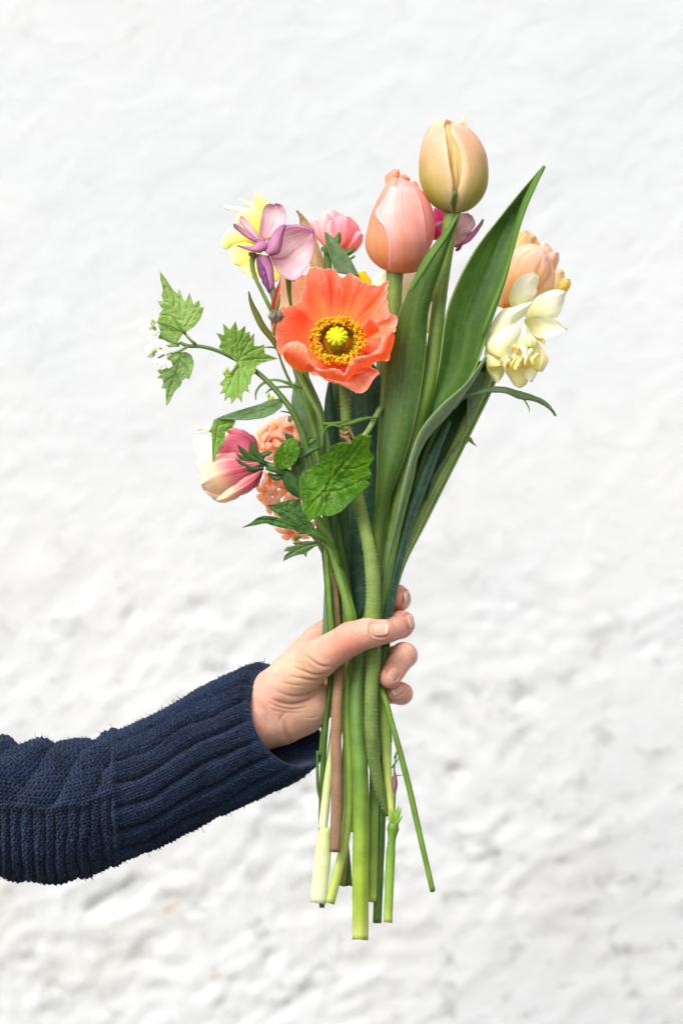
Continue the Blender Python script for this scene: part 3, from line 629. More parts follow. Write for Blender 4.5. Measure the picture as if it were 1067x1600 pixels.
cup_petal('petal', prr, br_, [100, 118, 122, 120, 112, 95, 40], TT, t, off=2.2, rollL=-5)
petal('petal', [(716, 200), (720, 189), (724, 178)], [(728, 204), (729, 192), (726, 179)], petal_mat('pale_petal_tip', [(0, (244, 220, 190)), (1, (250, 236, 215))]), t, b=2, d=-30)
tube('stem', [(706, 340, 0), (704, 332, 0), (708, 312, 40), (711, 300, 47), (712, 296, 48)], [3, 3.5, 3.4, 3, 1], DARK_STEM, t, seg=10)
TS = [(706, 331, 0), (703, 350, 2), (694, 410, 8), (686, 470, 12), (678, 540, 16), (670, 590, 18), (656, 640, 20), (643, 690, 20), (636, 735, 20), (618, 810, 18), (601, 895, 18), (594, 950, 10), (590, 1010, 2), (589, 1080, 0), (585, 1200, 4), (583, 1300, 8), (581, 1409, 8)]
tube('stem', TS, [13, 12, 11, 11, 12, 13, 13, 13.5, 13, 12.5, 12, 10, 9, 8.5, 8, 8, 7.5], TULIP_STEM2, t, cut=3, seg=18, bump=.4, ridge=(5, .03))
LB = zA((915, 290, 75), (860, 350, 70), (800, 430, 62), (740, 500, 58), (680, 560, 52), (600, 680, 45), (540, 780, 40), (490, 860, 36), (465, 1000, 30), (440, 1150, 26), (405, 1363, 22)) + zW((470, 330, 12), (400, 450, 6), (352, 620, 4), (310, 760, 12), (297, 900, 18), (292, 985, 18))
RB = zA((922, 296, 75), (888, 350, 62), (852, 405, 52), (822, 490, 46), (792, 580, 46), (770, 700, 48), (728, 870, 50), (682, 1000, 48), (640, 1110, 46), (602, 1220, 44), (570, 1290, 42), (530, 1363, 42)) + zW((600, 200, 42), (520, 270, 38), (460, 350, 34), (436, 430, 30), (420, 480, 28), (398, 560, 26), (368, 700, 26), (330, 850, 26), (303, 950, 24))
o_ = petal('leaf', LB[::-1], RB[::-1], LEAF_B, t, b=[14, 10, 0, -10, -14, -16, -16, -14, -10, -6, 0], nu=26, nv=90, thick=1.8, lines=1.4, ln=9, crinkle=.7, cf=.02)
petal('leaf_fold', [(848, 259, 76), (836, 277, 72), (821, 300, 66), (812, 325, 60), (801, 362, 56), (791, 404, 56), (777, 450, 56), (762, 490, 56), (752, 520, 52)][::-1], [(852, 260, 77), (843, 280, 80), (829, 310, 76), (817, 340, 72), (807, 375, 68), (797, 412, 66), (783, 455, 62), (766, 498, 58), (754, 526, 52)][::-1], LEAF_AF, t, b=3, nu=8, nv=50, thick=1.2)
petal('leaf_fold', [(758, 556, 49), (737, 588, 54), (700, 623, 56), (668, 653, 55), (648, 690, 50), (637, 725, 44), (628, 762, 38), (617, 812, 34), (602, 880, 30), (594, 930, 26)], [(760, 560, 46), (739, 596, 40), (708, 640, 38), (680, 668, 38), (659, 700, 36), (645, 734, 36), (634, 772, 34), (622, 816, 32), (606, 884, 28), (596, 934, 26)], LEAF_FOLD, t, b=4, nu=10, nv=50, thick=1.4)
dr = tube('water_drop', [(684.5, 243, 41), (684.5, 246, 42.5), (684.5, 248, 41)], [.5, 2, .5], plain_mat('water', (250, 250, 245), (235, 235, 225), rough=.03), t, n=8, seg=10)

# ---- pink tulip ----
t = thing('tulip', 'salmon pink closed tulip just below and left of the highest flower', 'tulip')
sl = zU((430, 120), (380, 190), (330, 240), (240, 410), (170, 530), (110, 750), (76, 930), (90, 1050), (150, 1160), (280, 1260), (370, 1295)); sr = zU((520, 150), (600, 200), (700, 270), (800, 370), (880, 520), (912, 700), (912, 850), (862, 1000), (765, 1200), (690, 1290), (520, 1312))
ys = [427, 424, 419, 410, 396, 378, 355, 332, 312, 296, 285, 277]
pr = prof_at(sl, sr, ys); pr[0] = (428, 618, 7)
TP = petal_mat('salmon_petal', [(0, (206, 160, 66)), (.10, (228, 166, 92)), (.35, (230, 168, 146)), (.7, (238, 184, 174)), (1, (250, 210, 202))], patch=((252, 226, 222), .75, .05, .35, .68, .85), edge=(250, 204, 204), edge_amt=.8, edge_pow=2.6, streak=(226, 142, 104), streak_amt=.5, sn=20, trans=.34, rough=.40, bump=.3)
TP2 = petal_mat('orange_salmon_petal', [(0, (204, 168, 70)), (.2, (226, 172, 104)), (.55, (230, 168, 134)), (1, (240, 182, 168))], edge=(238, 178, 158), edge_amt=.7, edge_pow=4, streak=(206, 140, 86), streak_amt=.4, sn=22, trans=.34, rough=.42)
TP3 = petal_mat('rose_petal', [(0, (218, 160, 100)), (.3, (240, 162, 146)), (1, (246, 186, 174))], edge=(250, 198, 196), edge_amt=.8, edge_pow=2, streak=(224, 140, 118), trans=.34, rough=.42)
cup_petal('petal', [(y, c, r * .93) for y, c, r in pr], [120, 110, 110, 125, 150], [245, 250, 250, 235, 200], TP3, t)
cup_petal('petal', pr, [-105, -125, -128, -124, -110, -70], [-8, -5, -4, -10, -20, -12], TP2, t, off=-.6)
cup_petal('petal', pr, [20, 10, 10, 12, 15, 5], [105, 125, 125, 122, 105, 60], TP3, t, off=-.4)
fe = zU((500, 175), (430, 240), (355, 350), (310, 450), (195, 545), (190, 560), (240, 620), (285, 680), (330, 760), (368, 880), (380, 1040), (372, 1150), (372, 1250), (400, 1300)); fr = zU((560, 190), (640, 300), (700, 360), (745, 500), (775, 640), (792, 800), (795, 960), (780, 1120), (730, 1290))
prf = list(pr); prf[-1] = (279, 622, 3); prf[-2] = (285, 623, 10)
bf = bearing(pr, fe); bf[-1] = -30; bf[-2] = -45
cup_petal('petal', prf, bf, bearing(pr, fr)[:-2] + [40, 30], TP, t, off=2.0, rollL=2.5, nu=40, nv=60, lines=1.0, smooth=2)
petal('petal', zU((330, 250, 0), (315, 180, -4), (380, 95, -6), (430, 70, -6)), zU((440, 260, 0), (470, 190, -2), (492, 120, -4), (480, 72, -6)), TP2, t, b=6, ruffle=2)
petal('petal', zU((480, 210, 6), (500, 150, 8), (530, 132, 8)), zU((600, 230, 6), (612, 190, 8), (560, 138, 8)), TP2, t, b=4, ruffle=1.5)
petal('petal', zU((620, 260, -8), (640, 215, -10), (660, 205, -10)), zU((720, 285, -8), (705, 240, -10), (680, 212, -10)), TP3, t, b=3)
tube('stem', [(617, 422, 0), (616, 440, 2), (615, 480, 4), (610, 560, 6), (604, 650, 8), (600, 760, 16), (596, 830, 20), (590, 890, 22), (582, 950, 20), (570, 1010, 22), (560, 1060, 28), (557, 1120, 34), (562, 1195, 38), (564, 1290, 36), (563, 1380, 34), (563, 1468, 34)], [13.5, 12.5, 12, 12, 12, 12.5, 12, 12, 12, 11.5, 11.5, 12, 12.2, 12.4, 12.4, 12.2], TULIP_STEM, t, cut=5, seg=20, ridge=(4, .035), bump=.4)
LA = zA((520, 520, 62), (450, 600, 58), (380, 700, 52), (302, 850, 42), (230, 1020, 36), (190, 1180, 34)) + zW((312, 170, 34), (297, 300, 36), (290, 430, 36), (294, 530, 36), (280, 640, 38), (268, 750, 38), (278, 880, 34), (286, 990, 30))
RA = zA((523, 524, 62), (515, 580, 66), (490, 650, 66), (430, 790, 58), (392, 920, 50), (370, 1130, 44)) + zW((490, 70, 44), (472, 160, 44), (450, 250, 44), (400, 430, 42), (368, 490, 40), (340, 620, 40), (322, 720, 40), (308, 850, 34), (302, 990, 28))
petal('leaf', LA[::-1], RA[::-1], LEAF_A, t, b=[6, 8, 10, 9, 6, 4, 6, 10, 10, 8, 4], nu=22, nv=80, thick=1.8, lines=1.2, ln=9, crinkle=.6, cf=.02)
petal('leaf_fold', [(715, 334, 63), (694, 362, 60), (668, 395, 55), (651, 425, 50), (641, 450, 46)][::-1], [(716, 336, 63), (703, 362, 70), (678, 400, 66), (657, 433, 58), (642, 456, 48)][::-1], LEAF_AF, t, b=2, nu=8, nv=40, thick=1.2)

# ---- orange poppy ----
t = thing('poppy', 'open orange poppy with crinkled petals and a ring of yellow stamens', 'poppy')
PO = petal_mat('poppy_petal', [(0, (253, 170, 50)), (.2, (254, 150, 72)), (.55, (254, 160, 110)), (.8, (254, 178, 142)), (.94, (255, 206, 188)), (1, (254, 214, 200))], edge=(252, 164, 138), edge_amt=.35, edge_pow=5, streak=(254, 176, 126), streak_amt=.65, sn=90, sv=1.0, trans=.42, spec=.1, rough=.6, bump=.5, blotch=.15, bdist=.0010)
PC = np.array([526., 531., 52.])
def fan(rim, base, mat, sag=-18, nu=60, nv=64, amp=3.2, freq=16, ruf=6, rimamp=2.0, seed=0, **k):
    """crumpled fan petal: base arc and outer rim given as (x,y,d) lists"""
    nu = int(nu * 1.9); A = crv(np.array(base, float), nu); B = crv(np.array(rim, float), nu)
    v = np.linspace(0, 1, nv)[:, None, None]; P = A[None] * (1 - v) + B[None] * v
    P[..., 2] += sag * np.sin(np.pi * np.clip(v[..., 0], 0, 1)) 
    n = gridnormals(P); u = np.linspace(0, 1, nu)[None, :]; v = v[..., 0]
    SEED[0] += 1; sd_ = SEED[0] * 2.9
    q = lambda a, b: np.stack(np.broadcast_arrays(u * a + sd_ + 0 * v, v * b + 0 * u, 0 * u + 0 * v + sd_), -1)
    pl = vnoise(q(freq, 1.8), 1, 3) * amp * 1.15 * v ** .8 + vnoise(q(freq * 2.6, 3), 1, 2) * amp * .5 * v ** 1.2 + vnoise(q(5, 2), 1, 1) * ruf * v ** 1.5 + vnoise(q(freq * 1.3, 5), 1, 2) * amp * .7 * v ** 4 + vnoise(q(freq * 6, 5), 1, 2) * amp * .22 * v
    P = P + n * pl[..., None]
    rad = (B - A); rad /= np.linalg.norm(rad, axis=1, keepdims=True); P = P + rad[None] * (vnoise(q(freq * 1.5, .1), 1, 3) * rimamp * v ** 6)[..., None]
    return sheet('petal', P, mat, t, .4)
def arc(a0, a1, r=(20, 16), d=46, n=6): return [(PC[0] + r[0] * math.sin(R(a)), PC[1] - r[1] * math.cos(R(a)), d) for a in np.linspace(a0, a1, n)]
def rz(dd, *p): return [q + (dd,) if len(q) == 2 else q for q in zP(*p)]
fan(rz(74, (420, 240), (470, 150), (430, 110), (500, 84), (545, 110), (585, 150), (640, 135), (720, 178), (790, 200), (870, 235), (945, 205), (955, 260), (942, 330), (950, 430), (960, 490)), arc(-20, 85), PO, -16, nu=80, amp=3.6, freq=20)
fan(rz(66, (60, 470), (90, 400), (160, 385), (235, 372), (262, 270), (290, 150), (330, 95), (400, 95), (470, 120), (540, 180), (600, 260)), arc(-88, 5), PO, -14, nu=76, amp=3.4, freq=16)
fan(rz(84, (160, 800), (90, 770), (60, 690), (45, 590), (50, 530), (75, 470), (120, 430), (220, 400)), arc(-120, -50, (26, 20)), PO, -22, amp=2.6, freq=10)
fan(rz(82, (965, 470), (1012, 500), (1000, 570), (968, 640), (975, 730), (925, 825), (860, 815), (800, 770)), arc(60, 128, (24, 18)), PO, -18, amp=3.4, freq=12)
fan(rz(80, (340, 900), (380, 930), (420, 975), (500, 1015), (600, 1040), (735, 1078), (800, 1042), (840, 985), (895, 940), (880, 912), (800, 888), (720, 850)), arc(130, 215, (26, 24)), PO, -14, amp=2.8, freq=13, nu=76)
for a0_, a1_, dd_ in ((95, 175, 46), (165, 250, 44)):
    fan([(PC[0] + 74 * math.sin(R(a)), PC[1] - 58 * math.cos(R(a)) + 2, dd_ + 18) for a in np.linspace(a0_, a1_, 8)], arc(a0_, a1_, (16, 13), 52, 6), PO, -6, amp=2, freq=8, ruf=3)
# cupped petals folding up at the front: outer faces seen
fan(rz(104, (98, 745), (150, 690), (230, 675), (290, 720), (320, 800), (370, 870)), rz(72, (130, 830), (180, 880), (240, 912), (300, 918), (340, 918), (372, 918)), PO, 12, amp=2.2, freq=7, ruf=3, rimamp=1.4, nu=44)
fan(rz(108, (365, 880), (440, 905), (500, 890), (560, 905), (600, 935), (620, 890), (700, 800), (790, 785), (880, 720), (900, 640), (985, 590)), rz(80, (372, 915), (430, 960), (520, 985), (600, 1000), (660, 960), (705, 900), (780, 885), (860, 835), (930, 825), (970, 760), (1000, 640)), PO, 9, amp=2.6, freq=16, ruf=4, rimamp=2.0, nu=80)
fan(rz(98, (740, 560), (770, 520), (800, 480), (850, 500), (870, 525), (860, 570)), rz(70, (760, 660), (800, 640), (830, 625), (850, 610), (868, 600), (870, 590)), PO, 6, amp=2, freq=6, ruf=2, nu=40)
fan(rz(92, (310, 640), (340, 625), (380, 660), (410, 700), (425, 740), (400, 780)), rz(62, (330, 700), (350, 700), (375, 720), (390, 740), (395, 755), (385, 770)), petal_mat('pale_poppy_tip', [(0, (240, 120, 60)), (1, (248, 184, 160))], streak=(240, 140, 100)), 6, amp=1.6, freq=6, ruf=2, nu=30)
# stamens
SF = plain_mat('filament', (240, 214, 60), (216, 190, 48), 500, .6, trans=.2); AN = plain_mat('anther', (254, 204, 20), (250, 168, 12), 900, .8, .8, trans=.15)
V = []; F = []; VA = []; FA = []
def addtube(Vl, Fl, pts, r, seg=4):
    G = tube_grid(pts, r, max(3, len(pts)), seg); o = len(Vl)
    for g in G.reshape(-1, 3): Vl.append(g)
    for f in gridfaces(len(G), seg, True, o): Fl.append(tuple(f))
def addblob(Vl, Fl, c, r, sx=1, sy=1, sz=1):
    o = len(Vl); q = rng.rand() * 6
    for a_ in range(5):
        la = math.pi * (a_ + .02) / 4.04
        for b_ in range(6):
            lo_ = b_ / 6 * 2 * math.pi + q; Vl.append(np.array(c) + r * np.array([sx * math.sin(la) * math.cos(lo_), sy * math.cos(la), sz * math.sin(la) * math.sin(lo_)]) * random.uniform(.85, 1.15))
    for a_ in range(4):
        for b_ in range(6): Fl.append((o+a_*6+b_, o+a_*6+(b_+1) % 6, o+a_*6+6+(b_+1) % 6, o+a_*6+6+b_))
for k in range(640):
    a = random.uniform(0, 2 * math.pi); rr_ = random.uniform(.78, 1.12) if k < 480 else random.uniform(.7, .95)
    e = np.array([527 + 40 * rr_ * math.sin(a), 531 - 34 * rr_ * math.cos(a) + (1.5 if math.cos(a) < 0 else 0), 84 + random.uniform(-8, 8) + (6 if math.cos(a) < 0 else 0)])
    b0 = np.array([526 + 21 * math.sin(a), 533 - 18 * math.cos(a), 62]); m = b0 * .45 + e * .55; m[2] -= 2
    addtube(V, F, [b0, m, e], [.55, .45, .4]); addblob(VA, FA, e + rng.normal(0, .4, 3), random.uniform(1.5, 2.4), random.uniform(.8, 1.4), random.uniform(.8, 1.4), 1)
mk('filament', W(np.array(V)), np.array(F), SF, t, kind='stuff'); mk('anther', W(np.array(VA)), np.array(FA), AN, t, kind='stuff')
sheet('petal_base', np.array([[[526 + r_ * 34 * math.sin(a), 532 - r_ * 29 * math.cos(a), 58 + 5 * r_ ** 2] for a in np.linspace(0, 2 * np.pi, 40)] for r_ in np.linspace(.02, 1.12, 12)]), petal_mat('poppy_heart', [(0, (232, 214, 60)), (.42, (244, 206, 50)), (.66, (240, 140, 36)), (1, (250, 118, 50))], streak=(206, 180, 40), sn=60), t, 1)
# seed pod with a rayed cap
pod = tube_grid([(527, 541, 58), (526.5, 537, 68), (526.5, 532, 80), (526.5, 528.5, 90), (526.5, 528, 91)], [6, 13, 14.5, 11, 9], 24, 32, ridge=(8, .07))
mk('seed_pod', W(pod).reshape(-1, 3), gridfaces(24, 32, True), plain_mat('pod', (176, 178, 70), (138, 142, 58), 400, .5), t)
cap = []; ax_ = np.array([0, -.38, .92])
for r_ in np.linspace(0, 1, 10):
    row = []
    for a in np.linspace(0, 2 * np.pi, 97)[:-1]:
        lobe = (.5 + .5 * math.cos(a * 11 + .5 * math.sin(a * 3))) ** .6; rr_ = r_ * (15.0 + 2.6 * lobe + .8 * math.sin(a * 2 + 1))
        row.append([526.5 + rr_ * math.sin(a), 525.5 - rr_ * .82 * math.cos(a), 96 - 7 * r_ ** 2 + 3.2 * lobe * min(1, r_ * 2) - 2.2 * (1 - lobe) * r_ + rr_ * .30 * math.cos(a) * -1])
    cap.append(row)
cap = np.array(cap); mk('seed_pod_cap', W(cap).reshape(-1, 3), gridfaces(10, 96, True), plain_mat('pod_cap', (228, 222, 26), (204, 204, 22), 900, .8, .6), t)
solid(bpy.data.objects['seed_pod_cap'], 2.5)
PS = [(528, 548, 40), (535, 590, 34), (539, 640, 32), (545, 700, 32), (556, 765, 36), (568, 815, 44), (577, 860, 52), (583, 915, 56), (582, 965, 54), (583, 1030, 50), (580, 1080, 50), (580, 1140, 50), (586, 1200, 42), (596, 1245, 34), (605, 1275, 28)]
pr_ = [5, 6.5, 7.5, 8.5, 9.5, 10, 10.5, 11.5, 11.5, 11, 10.5, 10.5, 9.5, 7, 2.5]
st_ = tube('stem', PS, pr_, FUZZ_STEM, t, n=130, seg=24, bump=.5, bf=.06)
HM = plain_mat('stem_hair', (196, 204, 160), (170, 180, 130), 300, .6, trans=.3)
hairs('stem_hair', tube_grid(PS, pr_, 120, 24), 2200, 3.6, HM, st_, .16)
# ---- mauve hellebore ----
t = thing('hellebore', 'dusky mauve flower with a big cupped petal, upper left, on a thin bent stem', 'hellebore')
HB = petal_mat('mauve_petal', [(0, (206, 132, 160)), (.12, (232, 196, 202)), (.6, (240, 218, 218)), (.9, (230, 196, 208)), (1, (204, 146, 184))], edge=(198, 136, 176), edge_amt=.65, edge_pow=7, streak=(216, 166, 182), streak_amt=.55, sn=34, trans=.34, rough=.55, bump=.4, mid=(200, 130, 160), mid_w=.05)
HB2 = petal_mat('deep_mauve_petal', [(0, (184, 112, 156)), (.4, (212, 154, 188)), (1, (188, 118, 166))], edge=(160, 90, 144), edge_amt=.6, streak=(208, 156, 182), sn=26, trans=.3, rough=.55)
HB3 = petal_mat('purple_petal', [(0, (150, 90, 140)), (.5, (140, 84, 142)), (1, (128, 66, 130))], streak=(176, 128, 172), sn=12, sv=8, trans=.25)
def hz(d, *p): return [q if len(q) == 3 else q + (d,) for q in zH(*p)]
petal('petal', hz(40, (480, 570), (440, 520), (440, 420), (462, 300), (505, 205), (560, 190), (590, 205)), hz(44, (520, 570), (620, 490), (685, 430), (712, 360), (700, 270), (660, 200), (600, 188)), HB, t, b=-10, ruffle=1.6, lines=.8, ln=10)
petal('petal', hz(52, (545, 720), (600, 500), (690, 412), (790, 415, 46), (880, 422, 40), (960, 440, 38), (1000, 462, 38)), hz(60, (555, 745), (600, 860, 64), (690, 950, 66), (800, 988, 64), (900, 905, 58), (985, 740, 50), (1012, 560, 44), (1004, 475, 40)), HB, t, b=[-4, -16, -22, -20, -8], nu=34, nv=44, ruffle=2.5, rf=5, lines=1.4, ln=10, crinkle=.8)
petal('petal_fold', hz(50, (705, 408), (790, 408), (880, 412), (960, 436), (1003, 458)), hz(56, (715, 470), (790, 428), (880, 440), (960, 470), (1006, 500)), HB2, t, b=0, ruffle=1.5, lines=.6)
petal('petal', hz(62, (490, 690), (520, 580), (580, 490), (640, 435), (700, 405)), hz(66, (545, 735), (640, 705), (672, 620), (690, 520), (715, 410)), HB2, t, b=9, ruffle=.8, lines=1)
petal('petal', hz(50, (440, 590), (350, 510), (255, 410), (228, 350), (240, 312)), hz(46, (450, 560), (410, 490), (350, 410), (290, 340), (250, 315)), HB, t, b=4, lines=.6)
petal('petal', hz(56, (440, 610), (330, 560), (220, 480), (165, 420), (165, 400)), hz(54, (450, 575), (370, 525), (280, 460), (200, 405), (175, 397)), HB2, t, b=5)
petal('petal', hz(60, (500, 570), (440, 570), (360, 630), (280, 630), (200, 618)), hz(66, (520, 660), (440, 700), (370, 690), (280, 660), (200, 632)), HB2, t, b=7)
petal('petal', hz(52, (400, 710), (405, 800), (430, 920), (480, 1040), (535, 1120)), hz(58, (540, 730), (580, 850), (590, 960), (585, 1060), (545, 1122)), HB2, t, b=8, ruffle=1.6)
petal('petal', hz(60, (405, 740), (412, 850), (450, 960), (500, 1060), (530, 1115)), hz(64, (440, 790), (490, 860), (520, 960), (530, 1040), (532, 1117)), HB3, t, b=4, crinkle=2, cf=.25)
for a in range(5): tube('stamen', hz(66, (510, 560), (515 + 5 * a, 535 - a * 3), (520 + 6 * a, 545 + a)), [.5, .4, .9], SF, t, n=5, seg=5)
tube('stem', hz(48, (395, 705), (372, 745), (362, 850), (400, 970), (465, 1110), (540, 1260)) + [(440, 520, 20), (458, 565, 30), (468, 590, 44), (484, 620, 46), (500, 652, 46), (506, 700, 40), (507, 770, 34), (509, 850, 32), (513, 910, 32), (518, 972, 34), (528, 1020, 12), (556, 1050, 0), (584, 1068, 14), (598, 1085, 38), (612, 1130, 44), (634, 1210, 44), (656, 1306, 42), (676, 1393, 42)], [5, 3, 3.2, 3.6, 3.8, 4] + [4] * 3 + [4.2] * 6 + [5, 5.2, 5, 4.6, 4.6, 4.8, 4.8, 4.6, 4.4, 4.4], THIN_STEM, t, cut=2, seg=12)
petal('bract', hz(50, (330, 690), (322, 720), (340, 740)), hz(58, (400, 700), (395, 735), (345, 745)), plain_mat('brown_bract', (140, 90, 56), (110, 70, 44)), t, b=3)

# ---- double daffodils ----
CREAM = petal_mat('cream_petal', [(0, (226, 222, 120)), (.2, (242, 240, 196)), (.5, (249, 248, 230)), (1, (252, 252, 242))], edge=(250, 249, 232), edge_amt=.5, edge_pow=6, streak=(240, 236, 190), streak_amt=.35, sn=26, trans=.32, rough=.5, bump=.35)
CREAM2 = petal_mat('cream_lower_petal', [(0, (240, 220, 120)), (.3, (242, 234, 172)), (1, (244, 240, 198))], edge=(248, 244, 214), edge_amt=.5, edge_pow=6, streak=(228, 220, 156), streak_amt=.4, sn=24, trans=.34)
YOLK = petal_mat('yellow_corona_petal', [(0, (242, 190, 70)), (.5, (246, 220, 120)), (1, (248, 236, 170))], streak=(242, 200, 90), sn=20, trans=.3)
YEL = petal_mat('yellow_petal', [(0, (206, 200, 50)), (.35, (238, 232, 110)), (.7, (250, 246, 172)), (1, (253, 252, 226))], edge=(246, 244, 196), edge_amt=.5, edge_pow=4, streak=(236, 228, 120), sn=20, trans=.34)
t = thing('daffodil', 'cream double daffodil at the right edge of the bunch, facing right', 'daffodil')
def dz(d, *p): return [q if len(q) == 3 else q + (d,) for q in zD(*p)]
def dp(L, Rr, m=CREAM, b=6, **k): return petal('petal', L, Rr, m, t, b=b, crinkle=1.3, cf=.07, **k)
dp(dz(5, (560, 780), (510, 720), (505, 650), (540, 560), (600, 490), (680, 460), (720, 462)), dz(0, (640, 770), (700, 690), (735, 640), (738, 570), (755, 510), (745, 475), (725, 462)), b=7, lines=1, ruffle=1)
dp(dz(-4, (640, 830), (660, 760), (700, 690), (790, 630), (870, 603), (940, 604), (975, 618)), dz(-14, (700, 860), (820, 850), (900, 830), (945, 760), (970, 680), (976, 630)), b=6, lines=1, ruffle=1)
dp(dz(12, (630, 850), (740, 815), (830, 825), (900, 850), (960, 895), (992, 925)), dz(6, (660, 940), (740, 1000), (820, 1005), (880, 985), (950, 960), (993, 930)), b=[0, -10, -10, 0], lines=1, ruffle=1.5)
dp(dz(-8, (560, 1000), (600, 1180), (620, 1280), (660, 1340), (690, 1370)), dz(-14, (700, 1000), (760, 1120), (760, 1230), (740, 1290), (695, 1372)), CREAM2, lines=1)
dp(dz(6, (480, 1170), (480, 1290), (520, 1360), (560, 1405), (580, 1420)), dz(2, (600, 1170), (630, 1270), (665, 1350), (640, 1400), (590, 1422)), CREAM2, lines=1, ruffle=1)
dp(dz(0, (600, 1000), (660, 1150), (700, 1240), (750, 1275), (775, 1283)), dz(-8, (740, 1030), (800, 1120), (830, 1160), (820, 1230), (785, 1283)), CREAM2, b=8, lines=1, ruffle=1)
dp(dz(-2, (560, 950), (640, 920), (740, 1020), (800, 1060), (800, 1060)), dz(-6, (640, 870), (700, 950), (780, 1000), (808, 1030), (806, 1058)), YOLK)
dp(dz(30, (420, 1060), (320, 1050), (335, 940), (380, 850), (430, 780), (550, 740), (640, 715), (700, 700)), dz(24, (480, 1080), (480, 1000), (520, 930), (560, 870), (620, 830), (660, 770), (700, 706)), b=14, lines=1, ruffle=1, nu=24, nv=34)
dp(dz(34, (330, 1130), (300, 1060), (330, 980), (400, 930), (480, 900), (540, 890)), dz(38, (520, 1200), (530, 1120), (560, 1060), (600, 1000), (620, 950), (610, 900)), b=14, lines=1, ruffle=1.5, nu=24)
dp(dz(28, (330, 1250), (310, 1150), (305, 1080), (340, 1030), (380, 1030)), dz(32, (520, 1230), (530, 1170), (500, 1110), (470, 1070), (420, 1040)), b=12, ruffle=2)
dp(dz(14, (380, 1150), (320, 1200), (335, 1290), (370, 1340), (410, 1375)), dz(20, (470, 1180), (455, 1250), (445, 1310), (430, 1350), (412, 1378)), CREAM2, b=6)
dp(dz(36, (540, 1080), (570, 1000), (600, 920), (630, 880)), dz(32, (740, 1080), (740, 1030), (690, 970), (640, 885)), b=8, ruffle=1, lines=1)
dp(dz(24, (560, 1240), (590, 1140), (640, 1070), (700, 1060)), dz(18, (760, 1270), (790, 1200), (790, 1130), (740, 1070)), CREAM2, b=-8, lines=1)
for k, (x0, y0, x1, y1, w, m) in enumerate(((560, 1230, 520, 1090, 26, CREAM), (590, 1250, 560, 1070, 24, CREAM2), (640, 1230, 600, 1060, 26, CREAM), (560, 1270, 600, 1150, 30, CREAM2), (660, 1190, 690, 1090, 24, CREAM), (520, 1260, 540, 1190, 26, YOLK), (620, 1160, 640, 1080, 22, CREAM), (470, 1250, 450, 1170, 26, CREAM2), (700, 1230, 740, 1130, 30, CREAM2), (430, 1240, 400, 1160, 24, CREAM), (490, 1230, 480, 1150, 22, CREAM), (575, 1130, 555, 1060, 24, YOLK))):
    dd_ = 36 + 3 * (k % 4)
    petal('petal', dz(dd_, (x0 - 8, y0), (x0 - w, (y0 + y1) / 2), (x1 - w * .7, y1 + 12), (x1 - 4, y1)), dz(dd_ + 3, (x0 + 10, y0), (x0 + w * .9, (y0 + y1) / 2), (x1 + w * .7, y1 + 8), (x1 + 6, y1)), m, t, b=-4 if k % 3 == 0 else 5, ruffle=2.6, rf=9, crinkle=1.2, cf=.2)
dp(dz(10, (380, 1200), (350, 1300), (370, 1350), (400, 1376)), dz(14, (450, 1200), (470, 1290), (450, 1330), (406, 1378)), CREAM, b=5)
dp(dz(16, (620, 1250), (640, 1320), (655, 1350), (680, 1365)), dz(12, (700, 1240), (735, 1290), (730, 1330), (690, 1366)), CREAM, b=4)
tube('stem', [(775, 560, -10), (762, 590, -34), (738, 640, -44), (700, 720, -44), (655, 810, -40), (618, 890, -34), (590, 960, -26), (556, 1040, -8), (530, 1110, 8), (516, 1190, 14), (508, 1260, 16), (504, 1296, 18)], [8, 8, 8, 8, 8, 8, 8, 7.5, 7, 7, 7, 7], PALE_STEM, t, seg=12)
tube('stem', [(508, 1294, 20), (505, 1330, 22), (501, 1370, 22), (497, 1411, 22)], [9, 12.5, 13, 12.5], stem_mat('white_stem_base', [(0, (196, 212, 140)), (.4, (224, 230, 182)), (1, (232, 238, 198))], streak=(202, 216, 154), amt=.5), t, cut=4, seg=20, flat=.7)
petal('leaf', [(700, 655, -2), (676, 700, 2), (655, 745, 6), (636, 800, 8), (618, 860, 10), (603, 910, 12), (596, 962, 12), (594, 1010, 4)][::-1], [(704, 660, -6), (684, 712, -8), (668, 760, -6), (650, 805, -2), (636, 850, 4), (623, 905, 8), (613, 962, 10), (608, 1010, 2)][::-1], LEAF_TEAL, t, b=8, nv=60, lines=1.2, ln=8, thick=2)
petal('leaf', z8((520, -40, -30), (400, 20, -30), (310, 180, -28), (190, 330, -26), (110, 450, -24), (50, 560, -22), (10, 800, -18), (0, 1000, -16), (-60, 1180, -14))[::-1], z8((600, -60, -60), (565, 60, -56), (500, 220, -52), (402, 430, -50), (302, 620, -50), (205, 800, -48), (110, 950, -44), (5, 1170, -36), (-50, 1280, -26))[::-1], LEAF_SHADE, t, b=[0, -8, -14, -14, -8], nv=60, lines=1, thick=1.8)
petal('leaf_fold', z8((460, 40, -20), (410, 160, -20), (400, 260, -20), (398, 420, -22)), z8((567, 60, -40), (500, 222, -40), (440, 340, -40), (400, 432, -38)), LEAF_GREY, t, b=5, lines=1, thick=1.4)
petal('leaf_fold', z8((350, 530, -36), (220, 680, -34), (150, 800, -32), (120, 930, -32)), z8((352, 532, -44), (262, 700, -44), (190, 825, -42), (118, 942, -38)), LEAF_GREY, t, b=4, thick=1.2)

